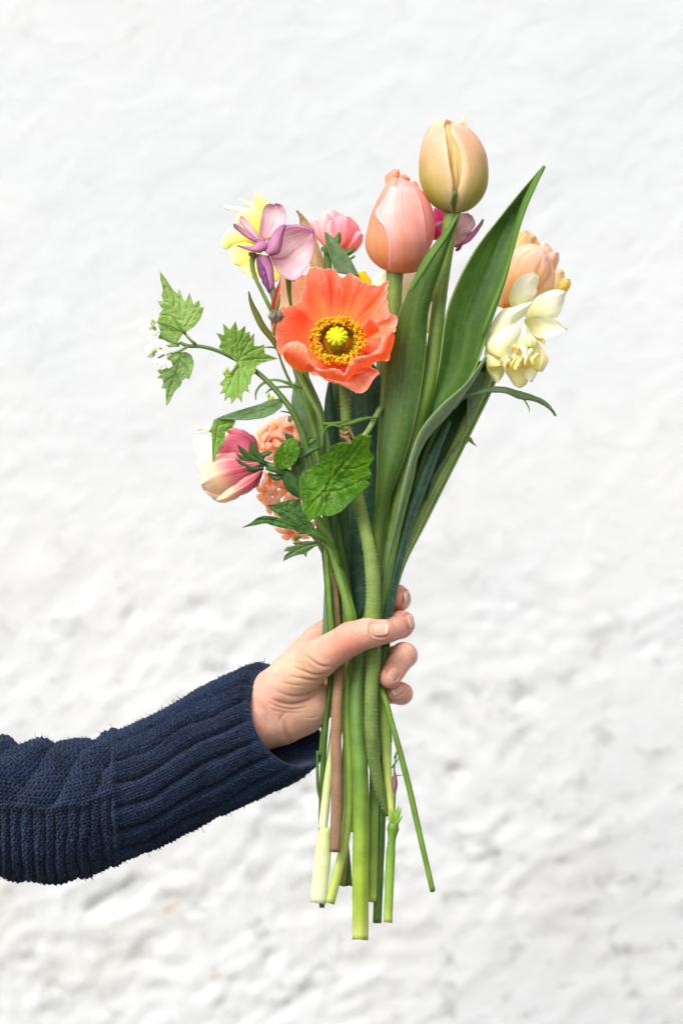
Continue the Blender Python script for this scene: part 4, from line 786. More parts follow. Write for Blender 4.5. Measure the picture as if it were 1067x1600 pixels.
# ---- peach double tulip behind ----
t = thing('tulip', 'full peach tulip with ruffled petals, half hidden behind the broad leaf and the cream daffodil', 'tulip')
PE = petal_mat('peach_petal', [(0, (232, 160, 40)), (.25, (236, 186, 96)), (.5, (246, 214, 168)), (.8, (252, 222, 204)), (1, (253, 228, 218))], edge=(246, 214, 200), edge_amt=.8, edge_pow=3, streak=(240, 186, 92), streak_amt=.85, sn=12, bump=.6, trans=.3, rough=.5)
PY = petal_mat('pale_yellow_peach_petal', [(0, (214, 196, 90)), (.5, (240, 222, 168)), (1, (244, 216, 180))], edge=(246, 200, 170), edge_amt=.6, streak=(236, 206, 140), sn=20, trans=.3)
def tp(L, Rr, m=PE, b=10, **k): return petal('petal', L, Rr, m, t, b=b, ruffle=k.pop('ruffle', 1.8), lines=.7, ln=16, **k)
tp(dz(-62, (480, 300), (500, 180), (560, 110), (640, 105)), dz(-70, (760, 330), (760, 230), (730, 160), (660, 110)), PY)
tp(dz(-58, (480, 320), (520, 230), (560, 180), (640, 140)), dz(-60, (700, 300), (720, 220), (735, 160), (680, 130)), PY, b=8, crinkle=1.5)
tp(dz(-66, (700, 420), (760, 240), (790, 205), (820, 215)), dz(-76, (860, 420), (880, 330), (865, 270), (830, 230)))
tp(dz(-62, (760, 520), (820, 330), (860, 290), (900, 285)), dz(-76, (860, 500), (900, 410), (925, 350), (915, 290)))
tp(dz(-56, (800, 640), (850, 470), (910, 425), (955, 440)), dz(-66, (960, 640), (985, 590), (975, 520), (960, 455)), PY)
tp(dz(-54, (880, 600), (920, 560), (960, 510), (1000, 505)), dz(-60, (970, 635), (1000, 600), (1022, 550), (1010, 510)), YOLK, b=5)
tp(dz(-40, (430, 720), (440, 560), (480, 380), (540, 270), (640, 230), (740, 240), (800, 280)), dz(-50, (620, 760), (740, 660), (860, 600), (885, 500), (880, 400), (850, 330), (815, 290)), b=[12, 22, 20, 10], nu=34, nv=50, crinkle=1.6, cf=.03)
tp(dz(-30, (640, 560), (700, 470), (760, 380), (800, 310)), dz(-36, (735, 650), (800, 560), (850, 450), (825, 320)), b=6)
tp(dz(-44, (410, 740), (440, 600), (500, 450), (540, 330)), dz(-46, (500, 770), (560, 680), (600, 560), (620, 420)), PE, b=10)
tube('stem', [(800, 470, -60), (790, 520, -62), (768, 590, -62), (735, 660, -62), (700, 730, -62), (655, 820, -58), (625, 880, -50), (606, 950, -42), (600, 1040, -10), (600, 1110, 14), (603, 1180, 22), (608, 1240, 26), (614, 1286, 28)], [9] * 8 + [8, 8, 7.5, 7, 6], LIGHT_STEM, t, seg=12)
nd = tube('stem', [(614, 1284, 28), (614, 1294, 28), (613, 1302, 28), (610, 1340, 28), (608, 1390, 28), (606, 1441, 28)], [6, 10, 7.6, 7.4, 7, 6.8], LIGHT_STEM, t, n=26, cut=3, seg=16)
for x, y in ((622, 1258), (626, 1262), (609, 1262), (628, 1275)): petal('bract', [(613, 1295, 32), ((613 + x) / 2 - 2, (1290 + y) / 2, 34), (x - 1, y, 33)], [(618, 1296, 32), ((618 + x) / 2 + 2, (1290 + y) / 2, 34), (x + 1, y, 33)], LIGHT_STEM, t, b=2)
tube('stem', [(615, 1290, 30), (616, 1260, 31), (617, 1236, 31), (616, 1200, 30), (619, 1180, 29)], [1.8, 1.5, 1.4, 1.2, .7], FRESH, t, n=16, seg=8)
petal('bract', [(614, 1240, 30), (612, 1222, 30), (616, 1206, 30)], [(618, 1242, 30), (621, 1222, 30), (618, 1206, 30)], plain_mat('purple_bract', (150, 96, 112), (110, 84, 80)), t, b=3)
for (a, b, c) in (((612, 1200), (619, 1190), (626, 1180)), ((612, 1216), (620, 1212), (630, 1211)), ((616, 1185), (622, 1172), (628, 1166))): tube('tendril', [q + (30,) for q in (a, b, c)], [1.6, 1.1, .4], FRESH, t, n=8, seg=6)

# ---- pink ranunculus ----
t = thing('ranunculus', 'round pink flower seen from behind with green sepals, above the orange poppy', 'ranunculus')
RP = petal_mat('pink_petal', [(0, (238, 122, 112)), (.3, (248, 146, 146)), (.7, (250, 170, 180)), (1, (252, 204, 212))], edge=(244, 176, 190), edge_amt=.7, edge_pow=3, streak=(234, 130, 136), sn=18, trans=.34, rough=.45)
RP2 = petal_mat('pale_pink_petal', [(0, (238, 140, 130)), (.5, (244, 196, 200)), (1, (246, 218, 220))], edge=(248, 206, 208), edge_amt=.5, streak=(240, 176, 180), sn=18, trans=.36)
def qz(d, *p): return [q if len(q) == 3 else q + (d,) for q in zR(*p)]
def rp(L, Rr, m=RP, b=12, **k): return petal('petal', L, Rr, m, t, b=b, ruffle=1, **k)
rp(qz(-120, (420, 600), (300, 400), (320, 220), (400, 100), (520, 70)), qz(-130, (640, 600), (740, 400), (720, 200), (640, 110), (560, 75)), RP2, b=26)
rp(qz(-110, (400, 560), (330, 500), (240, 350), (215, 240), (240, 185)), qz(-104, (470, 560), (400, 420), (340, 300), (300, 220), (262, 185)), RP2, b=6)
rp(qz(-100, (400, 560), (360, 440), (330, 320), (350, 200), (420, 110)), qz(-96, (500, 560), (480, 400), (500, 280), (520, 190), (470, 120)), RP2, b=8)
rp(qz(-100, (500, 600), (480, 400), (490, 250), (560, 170), (680, 150)), qz(-108, (700, 640), (860, 560), (920, 420), (880, 280), (780, 170)), b=28, nu=26)
rp(qz(-96, (520, 640), (600, 560), (740, 440), (850, 360), (900, 365)), qz(-104, (640, 670), (780, 690), (880, 620), (950, 500), (955, 420)), b=14)
rp(qz(-92, (500, 620), (480, 480), (440, 380), (450, 270), (500, 220)), qz(-90, (560, 620), (570, 480), (540, 380), (545, 280), (530, 225)), RP2, b=6)
for L_, R_ in ((((440, 640), (520, 500), (580, 420), (625, 372)), ((480, 680), (620, 580), (650, 480), (632, 375))), (((480, 680), (660, 660), (760, 610), (830, 592)), ((480, 740), (700, 720), (800, 680), (838, 605))), (((380, 640), (370, 600), (390, 575), (440, 560)), ((480, 700), (490, 640), (480, 590), (450, 565))), (((600, 700), (720, 760), (800, 720), (840, 705)), ((600, 740), (740, 790), (790, 765), (845, 715)))):
    petal('sepal', qz(-78, *L_), qz(-76, *R_), FRESH, t, b=4, ruffle=1)
tube('stem', qz(-84, (450, 640), (460, 720), (470, 860)) + [(520, 480, -84), (530, 600, -70), (542, 700, -50), (556, 800, -40), (570, 900, -36), (580, 1000, -34), (590, 1100, -20), (596, 1200, -8), (595, 1300, -2), (592, 1370, 0), (589, 1442, 0)], [5.5, 6, 6, 6, 6, 6, 6, 6, 6, 6.5, 7, 7, 7, 7], DARK_STEM, t, cut=3, seg=12)
# ---- yellow daffodil behind the hellebore ----
t = thing('daffodil', 'pale yellow daffodil behind the mauve hellebore at the upper left', 'daffodil')
def yz(d, *p): return [q if len(q) == 3 else q + (d,) for q in zH(*p)]
for L_, R_, dd in ((((440, 420), (330, 300), (240, 230), (75, 215)), ((420, 470), (260, 300), (170, 265), (80, 240)), -150), (((500, 400), (360, 250), (260, 180), (225, 140)), ((480, 470), (420, 250), (330, 170), (240, 135)), -140), (((480, 400), (400, 260), (375, 140), (385, 70)), ((560, 380), (560, 250), (520, 150), (400, 72)), -130), (((420, 560), (250, 430), (190, 380), (215, 300)), ((480, 480), (480, 300), (360, 240), (260, 250)), -116),
                    (((420, 620), (200, 640), (60, 650), (40, 600), (100, 480)), ((460, 560), (360, 480), (280, 460), (200, 440), (120, 460)), -130), (((440, 640), (300, 600), (150, 640), (120, 700), (160, 800)), ((460, 760), (380, 800), (300, 840), (230, 850), (170, 815)), -118), (((460, 700), (330, 780), (240, 840), (260, 890), (320, 930)), ((520, 760), (480, 860), (430, 960), (390, 980), (340, 940)), -112), (((480, 720), (420, 840), (440, 960), (440, 1000)), ((620, 760), (680, 900), (640, 980), (460, 1002)), -106)):
    petal('petal', yz(dd, *L_), yz(dd + 6, *R_), YEL if dd > -135 else CREAM, t, b=8, ruffle=2, lines=1)
tube('stem', [(415, 420, -110), (440, 500, -90), (470, 600, -60), (505, 720, -30), (530, 840, -20), (548, 960, -10), (550, 1060, 0), (540, 1180, -4), (537, 1280, -6), (545, 1384, -8)], [6] * 10, DARK_STEM, t, cut=3, seg=10)
petal('leaf', [(456, 760, -60), (452, 700, -62), (455, 640, -64), (463, 592, -66), (476, 574, -66)], [(520, 800, -40), (518, 740, -42), (508, 680, -46), (492, 620, -56), (478, 575, -66)], LEAF_GREY, t, b=10, lines=1, thick=1.6)
petal('leaf', [(503, 1000, -12), (508, 900, -20), (506, 800, -26), (490, 700, -30), (482, 640, -34), (478, 590, -38)], [(520, 1000, -8), (526, 900, -14), (526, 800, -16), (520, 720, -18), (508, 650, -24), (484, 592, -36)], LEAF_GREY, t, b=5, lines=1, thick=1.6)
# ---- white daffodil behind, cream tulip, magenta, dusky hellebore, papery spathe ----
t = thing('daffodil', 'white daffodil with a touch of yellow peeping out between the poppy and the pink tulip', 'daffodil')
for L_, R_, m in (([(580, 500), (574, 450), (590, 428)], [(640, 500), (640, 440), (612, 420)], CREAM), ([(600, 520), (606, 450), (630, 424)], [(650, 520), (665, 450), (650, 426)], CREAM), ([(620, 520), (626, 470), (640, 440)], [(680, 520), (690, 480), (672, 452)], CREAM), ([(562, 470), (558, 440), (563, 424)], [(590, 470), (582, 440), (570, 424)], YOLK)):
    petal('petal', [p + (-60,) for p in L_], [p + (-62,) for p in R_], m, t, b=8, ruffle=1.5, lines=1)
petal('petal', [(560, 470, -50), (557, 440, -50), (560, 425, -50), (566, 424, -50)], [(582, 470, -50), (580, 445, -50), (574, 430, -50), (569, 425, -50)], petal_mat('bright_yellow_petal', [(0, (236, 196, 20)), (1, (246, 222, 40))]), t, b=3)
tube('stem', [(600, 500, -66), (592, 600, -50), (585, 700, -40), (578, 800, -36), (574, 900, -34), (568, 1000, -28), (560, 1100, -14), (552, 1200, -4), (540, 1300, 0), (533, 1384, 0)], [7] * 10, stem_mat('olive_stem', [(0, (96, 120, 60)), (.7, (100, 124, 60)), (1, (150, 140, 90))]), t, cut=3, seg=10)
petal('leaf', zB((440, 1200, -30), (430, 900, -30), (430, 600, -30), (440, 300, -30), (470, 150, -30)), zB((560, 1200, -30), (540, 900, -30), (530, 600, -30), (510, 300, -30), (490, 150, -30)), LEAF_TEAL, t, b=5, lines=1, thick=1.6)
petal('leaf', [(548, 990, -30), (546, 850, -34), (545, 700, -36), (548, 600, -40), (556, 560, -44)], [(600, 900, -34), (606, 800, -36), (604, 700, -40), (600, 600, -44), (580, 560, -46)], LEAF_TEAL, t, b=8, lines=2, ln=12, thick=1.8)
petal('leaf', [(512, 1000, -34), (510, 850, -40), (505, 720, -46), (512, 620, -50), (522, 580, -54)], [(562, 1000, -34), (568, 850, -40), (566, 720, -46), (560, 620, -50), (550, 580, -54)], LEAF_DARK, t, b=6, lines=2, thick=1.6)
petal('leaf', [(566, 990, -44), (572, 860, -48), (580, 760, -50), (590, 650, -50), (600, 560, -50)], [(604, 960, -42), (622, 860, -46), (640, 760, -48), (652, 660, -50), (650, 580, -50)], LEAF_DARK, t, b=8, lines=1, thick=1.8)
petal('leaf', zR((560, 940, -40), (530, 820, -40), (470, 640, -40), (430, 470, -40), (424, 385, -40)), zR((900, 1000, -36), (800, 800, -36), (660, 600, -36), (540, 470, -38), (434, 378, -40)), LEAF_GREY, t, b=7, lines=1.2, thick=1.8)
petal('spathe', [(484, 440, -90), (484, 410, -92), (480, 385, -94), (470, 355, -96), (463, 329, -98)], [(512, 440, -88), (508, 412, -90), (496, 380, -92), (480, 345, -96), (465, 329, -98)], petal_mat('papery_spathe', [(0, (190, 160, 110)), (.7, (216, 188, 144)), (1, (150, 120, 74))], streak=(160, 126, 82), streak_amt=.7, sn=14, trans=.3, rough=.7, bump=.6), t, b=7, crinkle=2.2, cf=.2, ruffle=2)
t = thing('tulip', 'pale tulip with a red flame, mostly hidden between the hellebore and the orange poppy', 'tulip')
SP = petal_mat('flamed_petal', [(0, (250, 244, 214)), (.5, (253, 240, 212)), (1, (252, 214, 170))], side=((208, 44, 48), .40, .22), streak=(250, 216, 176), sn=14, trans=.3)
petal('petal', [(424, 520, 0), (424, 480, 0), (430, 455, 0), (440, 432, 0)], [(480, 520, 4), (482, 480, 4), (470, 450, 4), (446, 432, 2)], SP, t, b=10)
petal('petal', [(450, 520, -8), (446, 470, -8), (460, 430, -8)], [(500, 520, -10), (500, 470, -10), (478, 430, -10)], SP, t, b=10)
tube('stem', [(470, 540, -20), (484, 640, -26), (510, 760, -26), (534, 880, -24), (544, 1000, -14), (543, 1060, 14), (541, 1110, 24), (545, 1200, 26), (543, 1280, 24), (533, 1340, 22), (515, 1411, 20)], [7, 7, 7, 7, 7, 7, 7.5, 7.5, 7.5, 7.5, 8], LIGHT_STEM, t, cut=4, seg=16)
tube('stem', zH((740, 960, 34), (745, 1100, 34), (765, 1260, 30)) + [(456, 500, 10)], [5, 3.4, 2.4, 2], FRESH, t, seg=10)
t = thing('anemone', 'magenta flower showing behind the stem of the tallest tulip', 'anemone')
MG = petal_mat('magenta_petal', [(0, (206, 60, 130)), (.5, (232, 76, 160)), (1, (226, 100, 176))], edge=(240, 150, 200), edge_amt=.4, streak=(206, 50, 130), sn=18, trans=.4)
for L_, R_ in ((((500, 500), (510, 260), (520, 165)), ((700, 500), (690, 260), (560, 170))), (((480, 420), (520, 340), (540, 380)), ((600, 520), (580, 440), (560, 390))), (((380, 1180), (440, 1000), (560, 760)), ((560, 1120), (590, 900), (600, 760))), (((420, 1100), (480, 800), (560, 600)), ((600, 1100), (640, 800), (620, 600)))):
    petal('petal', [q + (-56,) for q in zS(*L_)], [q + (-60,) for q in zS(*R_)], MG, t, b=6, ruffle=2, rf=8, lines=1)
tube('stem', [(680, 470, -64), (668, 560, -60), (640, 680, -54), (612, 800, -46), (596, 900, -40), (588, 1000, -30), (604, 1100, 6), (607, 1180, 10), (604, 1240, 12)], [4.5] * 9, THIN_STEM, t, seg=10)
t = thing('hellebore', 'dusty pink hellebore with curled petals, right of the tallest tulip stem', 'hellebore')
for L_, R_, m in ((((660, 420), (740, 260), (800, 220), (870, 225)), ((760, 520), (880, 440), (950, 330), (925, 250)), HB), (((640, 480), (720, 400), (820, 400), (870, 420)), ((740, 580), (800, 560), (860, 480), (880, 430)), HB), (((720, 560), (860, 460), (960, 360), (1030, 280)), ((760, 580), (880, 520), (990, 390), (1036, 300)), HB2), (((560, 380), (590, 350), (640, 340)), ((610, 440), (640, 420), (660, 360)), HB2), (((520, 340), (580, 310), (640, 300)), ((540, 365), (600, 340), (650, 325)), HB)):
    petal('petal', [q + (-44,) for q in zS(*L_)], [q + (-40,) for q in zS(*R_)], m, t, b=5, ruffle=1.8, rf=8, lines=1)
petal('petal', zS((740, 600, -36), (780, 560, -36), (815, 530, -36)), zS((750, 622, -34), (790, 600, -34), (820, 540, -34)), plain_mat('withered_petal', (140, 80, 50), (100, 60, 40)), t, b=3)
tube('stem', [(702, 392, -46), (690, 480, -48), (672, 600, -44), (640, 740, -40), (612, 860, -34), (600, 960, -28), (578, 1060, -20), (520, 1080, 0), (505, 1140, 0), (501, 1180, 0)], [3.5] * 10, THIN_STEM, t, seg=10)
# ---- toothed leaves ----
def toothed(name, centre, outline, dfun, veins, mat, parent, rings=26, per=7, relief=1.0, thick=1.1, teeth=True):
    """leaf blade from a traced outline: polar grid round centre; veins: polylines pressed in, dfun(x,y)->depth"""
    o = np.array(outline + outline[:1], float); pts = []
    for i in range(len(o) - 1):
        for k in range(per): pts.append(o[i] + (o[i + 1] - o[i]) * k / per)
    E_ = np.array(pts); c = np.array(centre, float); r = np.linspace(0.0, 1, rings)[:, None, None] ** .9
    XY = c + (E_ - c)[None] * r; D = dfun(XY[..., 0], XY[..., 1]).astype(float)
    vein = np.zeros(D.shape); q = XY.reshape(-1, 2)
    for vp in veins:
        w = vp[1] if isinstance(vp, tuple) and isinstance(vp[1], (int, float)) else 1.3; pl = vp[0] if w != 1.3 or (isinstance(vp, tuple) and isinstance(vp[1], (int, float))) else vp
        dd, tt = poly_dist(q, pl); vein = np.maximum(vein, (np.exp(-(dd / w) ** 2) * (1 - .5 * tt)).reshape(D.shape))
        D = D + (relief * .8 * np.exp(-((dd - 4.5) / 3) ** 2)).reshape(D.shape) * .6
    D = D - relief * vein
    P = np.dstack([XY, D]); SEED[0] += 1; P[..., 2] += 1.5 * vnoise(P + SEED[0], .13, 3) + .8 * vnoise(P, .3, 1)
    nu = P.shape[1]
    ob = mk(name, W(P).reshape(-1, 3), gridfaces(rings, nu, True), mat, parent, attrs={'vein': vein.ravel()})
    return solid(ob, thick)
GM = serrate_mat('garlic_mustard_leaf', (166, 196, 108), (142, 178, 86), (198, 216, 150), trans=.35)
GM2 = serrate_mat('garlic_mustard_pale_leaf', (170, 198, 128), (148, 182, 104), (128, 160, 88), trans=.35, veinamt=.5)
GD = serrate_mat('garlic_mustard_green_leaf', (146, 186, 84), (124, 168, 62), (176, 204, 118), trans=.3)
DG = serrate_mat('deep_green_lobed_leaf', (96, 146, 24), (66, 118, 14), (118, 160, 46), trans=.3, rough=.42)
t = thing('garlic_mustard', 'arching sprig with toothed pale green leaves and tiny white flowers on the far left', 'wildflower sprig')
o1 = zG((350, 505), (400, 470), (440, 420), (466, 340), (445, 345), (430, 295), (428, 330), (410, 315), (400, 340), (385, 300), (370, 248), (358, 290), (345, 305), (322, 285), (300, 218), (292, 250), (275, 240), (250, 215), (210, 150), (170, 100), (176, 160), (192, 225), (182, 265), (196, 300), (155, 300), (172, 330), (190, 355), (170, 380), (160, 420), (162, 460), (175, 500), (145, 545), (200, 560), (270, 600), (300, 560), (320, 520))
v1 = [zG(*p) for p in [((345, 520), (290, 400), (230, 280), (175, 110)), ((320, 470), (310, 350), (300, 230)), ((320, 470), (350, 370), (372, 260)), ((330, 490), (390, 400), (440, 320)), ((300, 430), (230, 400), (170, 390)), ((330, 510), (240, 500), (170, 500)), ((260, 340), (225, 310), (170, 305)), ((262, 345), (272, 290), (255, 225))]]
toothed('leaf', zG((290, 420))[0], o1, lambda x, y: 20 + .10 * (x - 285) - .05 * (y - 500) - 4 * np.cos((x - 280) * .08), v1, GM, t)
o2 = zG((690, 700), (650, 670), (600, 640), (565, 612), (580, 570), (548, 514), (600, 527), (592, 448), (636, 492), (652, 470), (676, 434), (690, 500), (712, 490), (738, 462), (742, 512), (770, 503), (772, 548), (800, 514), (798, 598), (830, 600), (864, 592), (870, 650), (910, 665), (955, 685), (900, 700), (850, 712), (812, 735), (810, 775), (778, 800), (776, 850), (755, 862), (766, 912), (735, 895), (720, 925), (716, 982), (700, 950), (685, 940), (645, 992), (645, 950), (630, 938), (600, 970), (608, 910), (573, 918), (598, 870), (568, 855), (620, 832), (655, 800), (662, 740))
v2 = [zG(*p) for p in [((695, 705), (780, 690), (870, 685), (950, 686)), ((695, 705), (690, 600), (678, 450)), ((695, 705), (640, 620), (600, 530)), ((695, 705), (740, 610), (795, 530)), ((695, 705), (700, 800), (700, 940)), ((700, 720), (650, 830), (610, 930)), ((700, 690), (770, 640), (860, 605)), ((700, 720), (750, 800), (765, 890)), ((690, 600), (720, 540), (738, 480))]]
toothed('leaf', zG((697, 712))[0], o2, lambda x, y: 48 + np.where(y < 565, (565 - y) * .25, (565 - y) * -.5) - .12 * (x - 373), v2, GD, t)
o3 = zG((300, 640), (345, 640), (380, 660), (397, 700), (394, 745), (380, 790), (362, 825), (345, 812), (320, 832), (308, 870), (290, 880), (262, 915), (245, 960), (215, 1000), (210, 940), (212, 885), (180, 880), (195, 850), (188, 815), (150, 815), (178, 790), (150, 765), (190, 745), (215, 720), (220, 680), (260, 650))
v3 = [zG(*p) for p in [((320, 635), (290, 740), (245, 860), (215, 990)), ((300, 700), (350, 750), (365, 815)), ((300, 690), (230, 760), (160, 800)), ((275, 790), (300, 830), (300, 870)), ((270, 800), (220, 830), (190, 870))]]
toothed('leaf', zG((290, 760))[0], o3, lambda x, y: 14 - .12 * (y - 560) + .1 * (x - 275), v3, GM2, t)
# bent leaf: upper face and hanging end
toothed('leaf', zG((800, 1045))[0], zG((995, 950), (900, 960), (850, 985), (780, 1005), (700, 1030), (620, 1055), (545, 1085), (620, 1090), (660, 1092), (760, 1094), (860, 1080), (930, 1050), (985, 1005)), lambda x, y: 58 + (y - 645) * .9, [zG((990, 970), (850, 1030), (700, 1065), (560, 1085)), zG((900, 1010), (870, 1000), (850, 990)), zG((820, 1042), (780, 1020), (760, 1015)), zG((860, 1025), (850, 1060), (840, 1080)), zG((740, 1060), (720, 1080), (700, 1090))], serrate_mat('grey_leaf_top', (124, 158, 106), (104, 142, 86), (88, 124, 70), veinamt=.6), t, per=10)
toothed('leaf', (336, 672), zN((125, 195), (108, 240), (94, 266), (110, 272), (112, 360), (116, 442), (150, 365), (180, 322), (188, 262), (205, 262), (216, 228), (226, 244), (244, 202), (190, 196)), lambda x, y: 62 - (y - 655) * .15, [(zN((150, 200), (135, 300), (116, 435)), 1.2), (zN((150, 230), (190, 220), (225, 215)), 1.)], GD, t, per=8)
GS = [(281, 535, 26), (292, 540, 28), (312, 541, 30), (340, 548, 34), (365, 560, 38), (385, 570, 40), (402, 582, 40), (420, 598, 44), (440, 620, 50), (458, 645, 54), (470, 672, 54), (480, 705, 50), (487, 740, 46), (492, 790, 38), (505, 850, 10), (512, 920, 0), (516, 1000, -4), (516, 1070, 20), (510, 1120, 24), (505, 1190, 18), (502, 1260, 8), (502, 1340, 4), (503, 1418, 4)]
tube('stem', GS, [2.6, 3, 3, 3, 3, 3.2, 4, 4.2, 4.6, 5, 5.4, 5.6, 5.6, 5.2, 5, 5, 5, 4.8, 4.6, 4.4, 4.2, 4.2, 4.2], DARK_STEM, t, cut=2, seg=12)
tube('stem', [(505, 1260, 14), (498, 1238, 16), (496, 1205, 16), (496, 1173, 16)], [2.6, 2.6, 2.4, 2.2], DARK_STEM, t, seg=8)
for pts in (zG((410, 590, 32), (370, 555, 34), (330, 510, 30), (280, 480, 26), (200, 450, 22), (150, 440, 20)), zG((340, 520, 32), (290, 450, 34), (235, 375, 34)), zG((360, 600, 30), (320, 625, 28), (250, 650, 28), (200, 660, 26), (160, 680, 26)), zG((300, 595, 28), (230, 600, 24), (170, 620, 24), (140, 640, 22)), zG((300, 590, 28), (240, 560, 26), (180, 530, 22), (150, 510, 20))):
    tube('stem', pts, [2.4, 1.9, 1.4], THIN_STEM, t, seg=8)
WH = petal_mat('white_petal', [(0, (226, 234, 196)), (.3, (242, 243, 238)), (1, (248, 248, 246))], trans=.4, bump=.15)
BUD = plain_mat('green_bud', (184, 196, 92), (146, 170, 62), 500)
def floret(cx, cy, d, r, mat, face, npet=4, wide=.42):
    P = []; f = np.array(face, float); f /= np.linalg.norm(f); a = np.cross(f, [0, 1, .2]); a /= np.linalg.norm(a); b = np.cross(f, a); c = np.array([cx, cy, d]); q0 = rng.rand() * 2
    for k in range(npet):
        an = q0 + k * 2 * np.pi / npet + rng.normal(0, .08); e = a * math.cos(an) + b * math.sin(an); s_ = np.cross(f, e); rows = []
        for v in np.linspace(0, 1, 9):
            w_ = r * wide * (.25 + 1.1 * math.sin(math.pi * min(1, v * .86 + .05)) ** .8) * (1 - .65 * v ** 8); rows.append([c + e * r * (v * .98) + f * r * (.35 * v * (1 - v) * 2 - .1 * v) + s_ * w_ * u + f * r * .12 * abs(u) for u in np.linspace(-1, 1, 7)])
        P.append(np.array(rows))
    return P
fl = [(72, 440), (40, 430), (90, 470), (60, 490), (110, 500), (150, 580), (190, 600), (120, 600), (170, 640), (210, 625), (110, 660), (140, 700), (170, 715), (210, 700), (235, 725), (195, 740), (105, 560), (150, 530), (220, 660), (90, 620)]
for k, (x, y) in enumerate(fl):
    px_, py_ = zG((x, y))[0]; sheet('floret', floret(px_, py_, 26 + rng.rand() * 10, rng.uniform(4.6, 6.8), WH, (rng.normal(-.4, .5), rng.normal(-.1, .4), .9), 4), WH, t, .6)
V = []; F = []
for x, y, r0 in [(115, 450, 1), (125, 470, 1), (135, 440, 1), (105, 480, 1), (140, 485, 1), (125, 640, 1), (140, 630, 1), (130, 655, 1), (120, 430, 1), (600, 780, 0), (615, 775, 0), (630, 780, 0), (645, 775, 0), (610, 800, 0), (625, 800, 0), (640, 800, 0), (620, 820, 0), (635, 825, 0), (620, 760, 0), (650, 825, 0), (900, 945, 2), (912, 955, 2), (922, 950, 2), (895, 930, 2)]:
    px_, py_ = zG((x, y))[0]; addblob(V, F, (px_, py_, 34 + rng.rand() * 5 if r0 == 1 else 62), rng.uniform(2.2, 3.4), .8, 1.3, .8)
mk('flower_bud', W(np.array(V)), np.array(F), BUD, t, kind='stuff')
tube('stem', zG((690, 720, 56), (655, 770, 58), (630, 800, 60)), [1.4, 1.2, 1.2], THIN_STEM, t, seg=6)

# ---- round leaf plant ----
t = thing('leafy_sprig', 'large dark green scalloped leaf in front of the stems below the orange poppy', 'leaf')
oh = zN((740, 390), (770, 350), (800, 330), (840, 322), (885, 334), (900, 300), (935, 278), (965, 284), (1000, 288), (992, 330), (985, 365), (1000, 395), (1014, 415), (990, 445), (984, 470), (996, 500), (985, 525), (962, 532), (980, 545), (994, 556), (960, 585), (925, 620), (880, 660), (850, 690), (820, 716), (790, 728), (755, 737), (722, 728), (695, 738), (665, 756), (652, 768), (632, 764), (640, 735), (622, 715), (608, 690), (618, 655), (600, 630), (602, 600), (596, 560), (598, 515), (625, 485), (660, 470), (700, 440), (712, 412))
vh = [(zN((735, 600), (800, 500), (870, 420), (950, 310)), 1.6), (zN((735, 600), (700, 520), (690, 460)), 1.2), (zN((735, 600), (690, 640), (640, 700)), 1.2), (zN((735, 600), (820, 590), (900, 560), (980, 520)), 1.4), (zN((760, 560), (780, 470), (800, 380)), 1.2), (zN((735, 600), (720, 680), (690, 730)), 1.), (zN((830, 470), (900, 470), (980, 440)), 1.), (zN((850, 440), (850, 390), (845, 340)), 1.), (zN((735, 600), (670, 590), (610, 590)), 1.), (zN((800, 590), (830, 640), (840, 690)), 1.)]
lf = toothed('leaf', zN((790, 545))[0], oh, lambda x, y: 84 + 22 * ((((x - 520) * .75 + (y - 752) * .66) / 52) ** 2) * (((x - 520) * .75 + (y - 752) * .66) > 0) + 26 * np.abs(((x - 515) * .66 - (y - 765) * .75) / 50) ** 1.5 - 10, vh, DG, t, rings=34, relief=1.3)
tube('stem', zN((950, 295, 84), (985, 250, 64), (1010, 200, 50), (1050, 130, 40)), [4, 4.4, 4.6, 4.6], stem_mat('grey_stem', [(0, (128, 150, 84)), (1, (110, 138, 72))]), t, seg=10)
tube('stem', [(507, 770, 88), (508, 800, 70), (512, 830, 44), (524, 870, 38), (538, 915, 42), (552, 968, 46), (556, 1010, 30), (552, 1100, 0), (546, 1200, -6)], [2.5, 4, 5.5, 5, 5.5, 6.5, 6, 5, 5], GREEN_STEM, t, seg=12)
# bud above it
toothed('leaf', zN((520, 400))[0], zN((452, 420), (462, 385), (490, 340), (520, 310), (560, 300), (580, 308), (592, 340), (600, 370), (590, 410), (570, 445), (545, 465), (500, 476), (465, 462)), lambda x, y: 66 + 10 * np.abs((x - 446) / 20) ** 1.5, [(zN((540, 465), (480, 400), (470, 380)), .9), (zN((540, 465), (510, 390), (505, 340)), .9), (zN((540, 465), (535, 380), (545, 310)), .9), (zN((540, 465), (560, 390), (580, 320)), .9)], DG, t, per=10)
# ---- white and pink anemone ----
t = thing('anemone', 'nodding white flower flushed crimson at its base, low on the left with ferny green bracts', 'anemone')
AM = petal_mat('crimson_cream_petal', [(0, (186, 48, 84)), (.25, (204, 72, 108)), (.48, (226, 130, 144)), (.72, (246, 222, 190)), (1, (242, 230, 206))], streak=(240, 214, 190), streak_amt=.55, sn=26, trans=.34, rough=.5, bump=.4, edge=(244, 232, 214), edge_amt=.5, edge_pow=4)
AP = petal_mat('rose_pink_petal', [(0, (206, 60, 104)), (.4, (232, 112, 150)), (1, (240, 160, 180))], streak=(244, 190, 200), streak_amt=.5, sn=20, trans=.34)
AW = petal_mat('white_frilled_petal', [(0, (240, 200, 190)), (.4, (246, 240, 230)), (1, (248, 246, 240))], streak=(240, 226, 214), sn=16, trans=.4)
def nz(d, *p): return [q if len(q) == 3 else q + (d,) for q in zN(*p)]
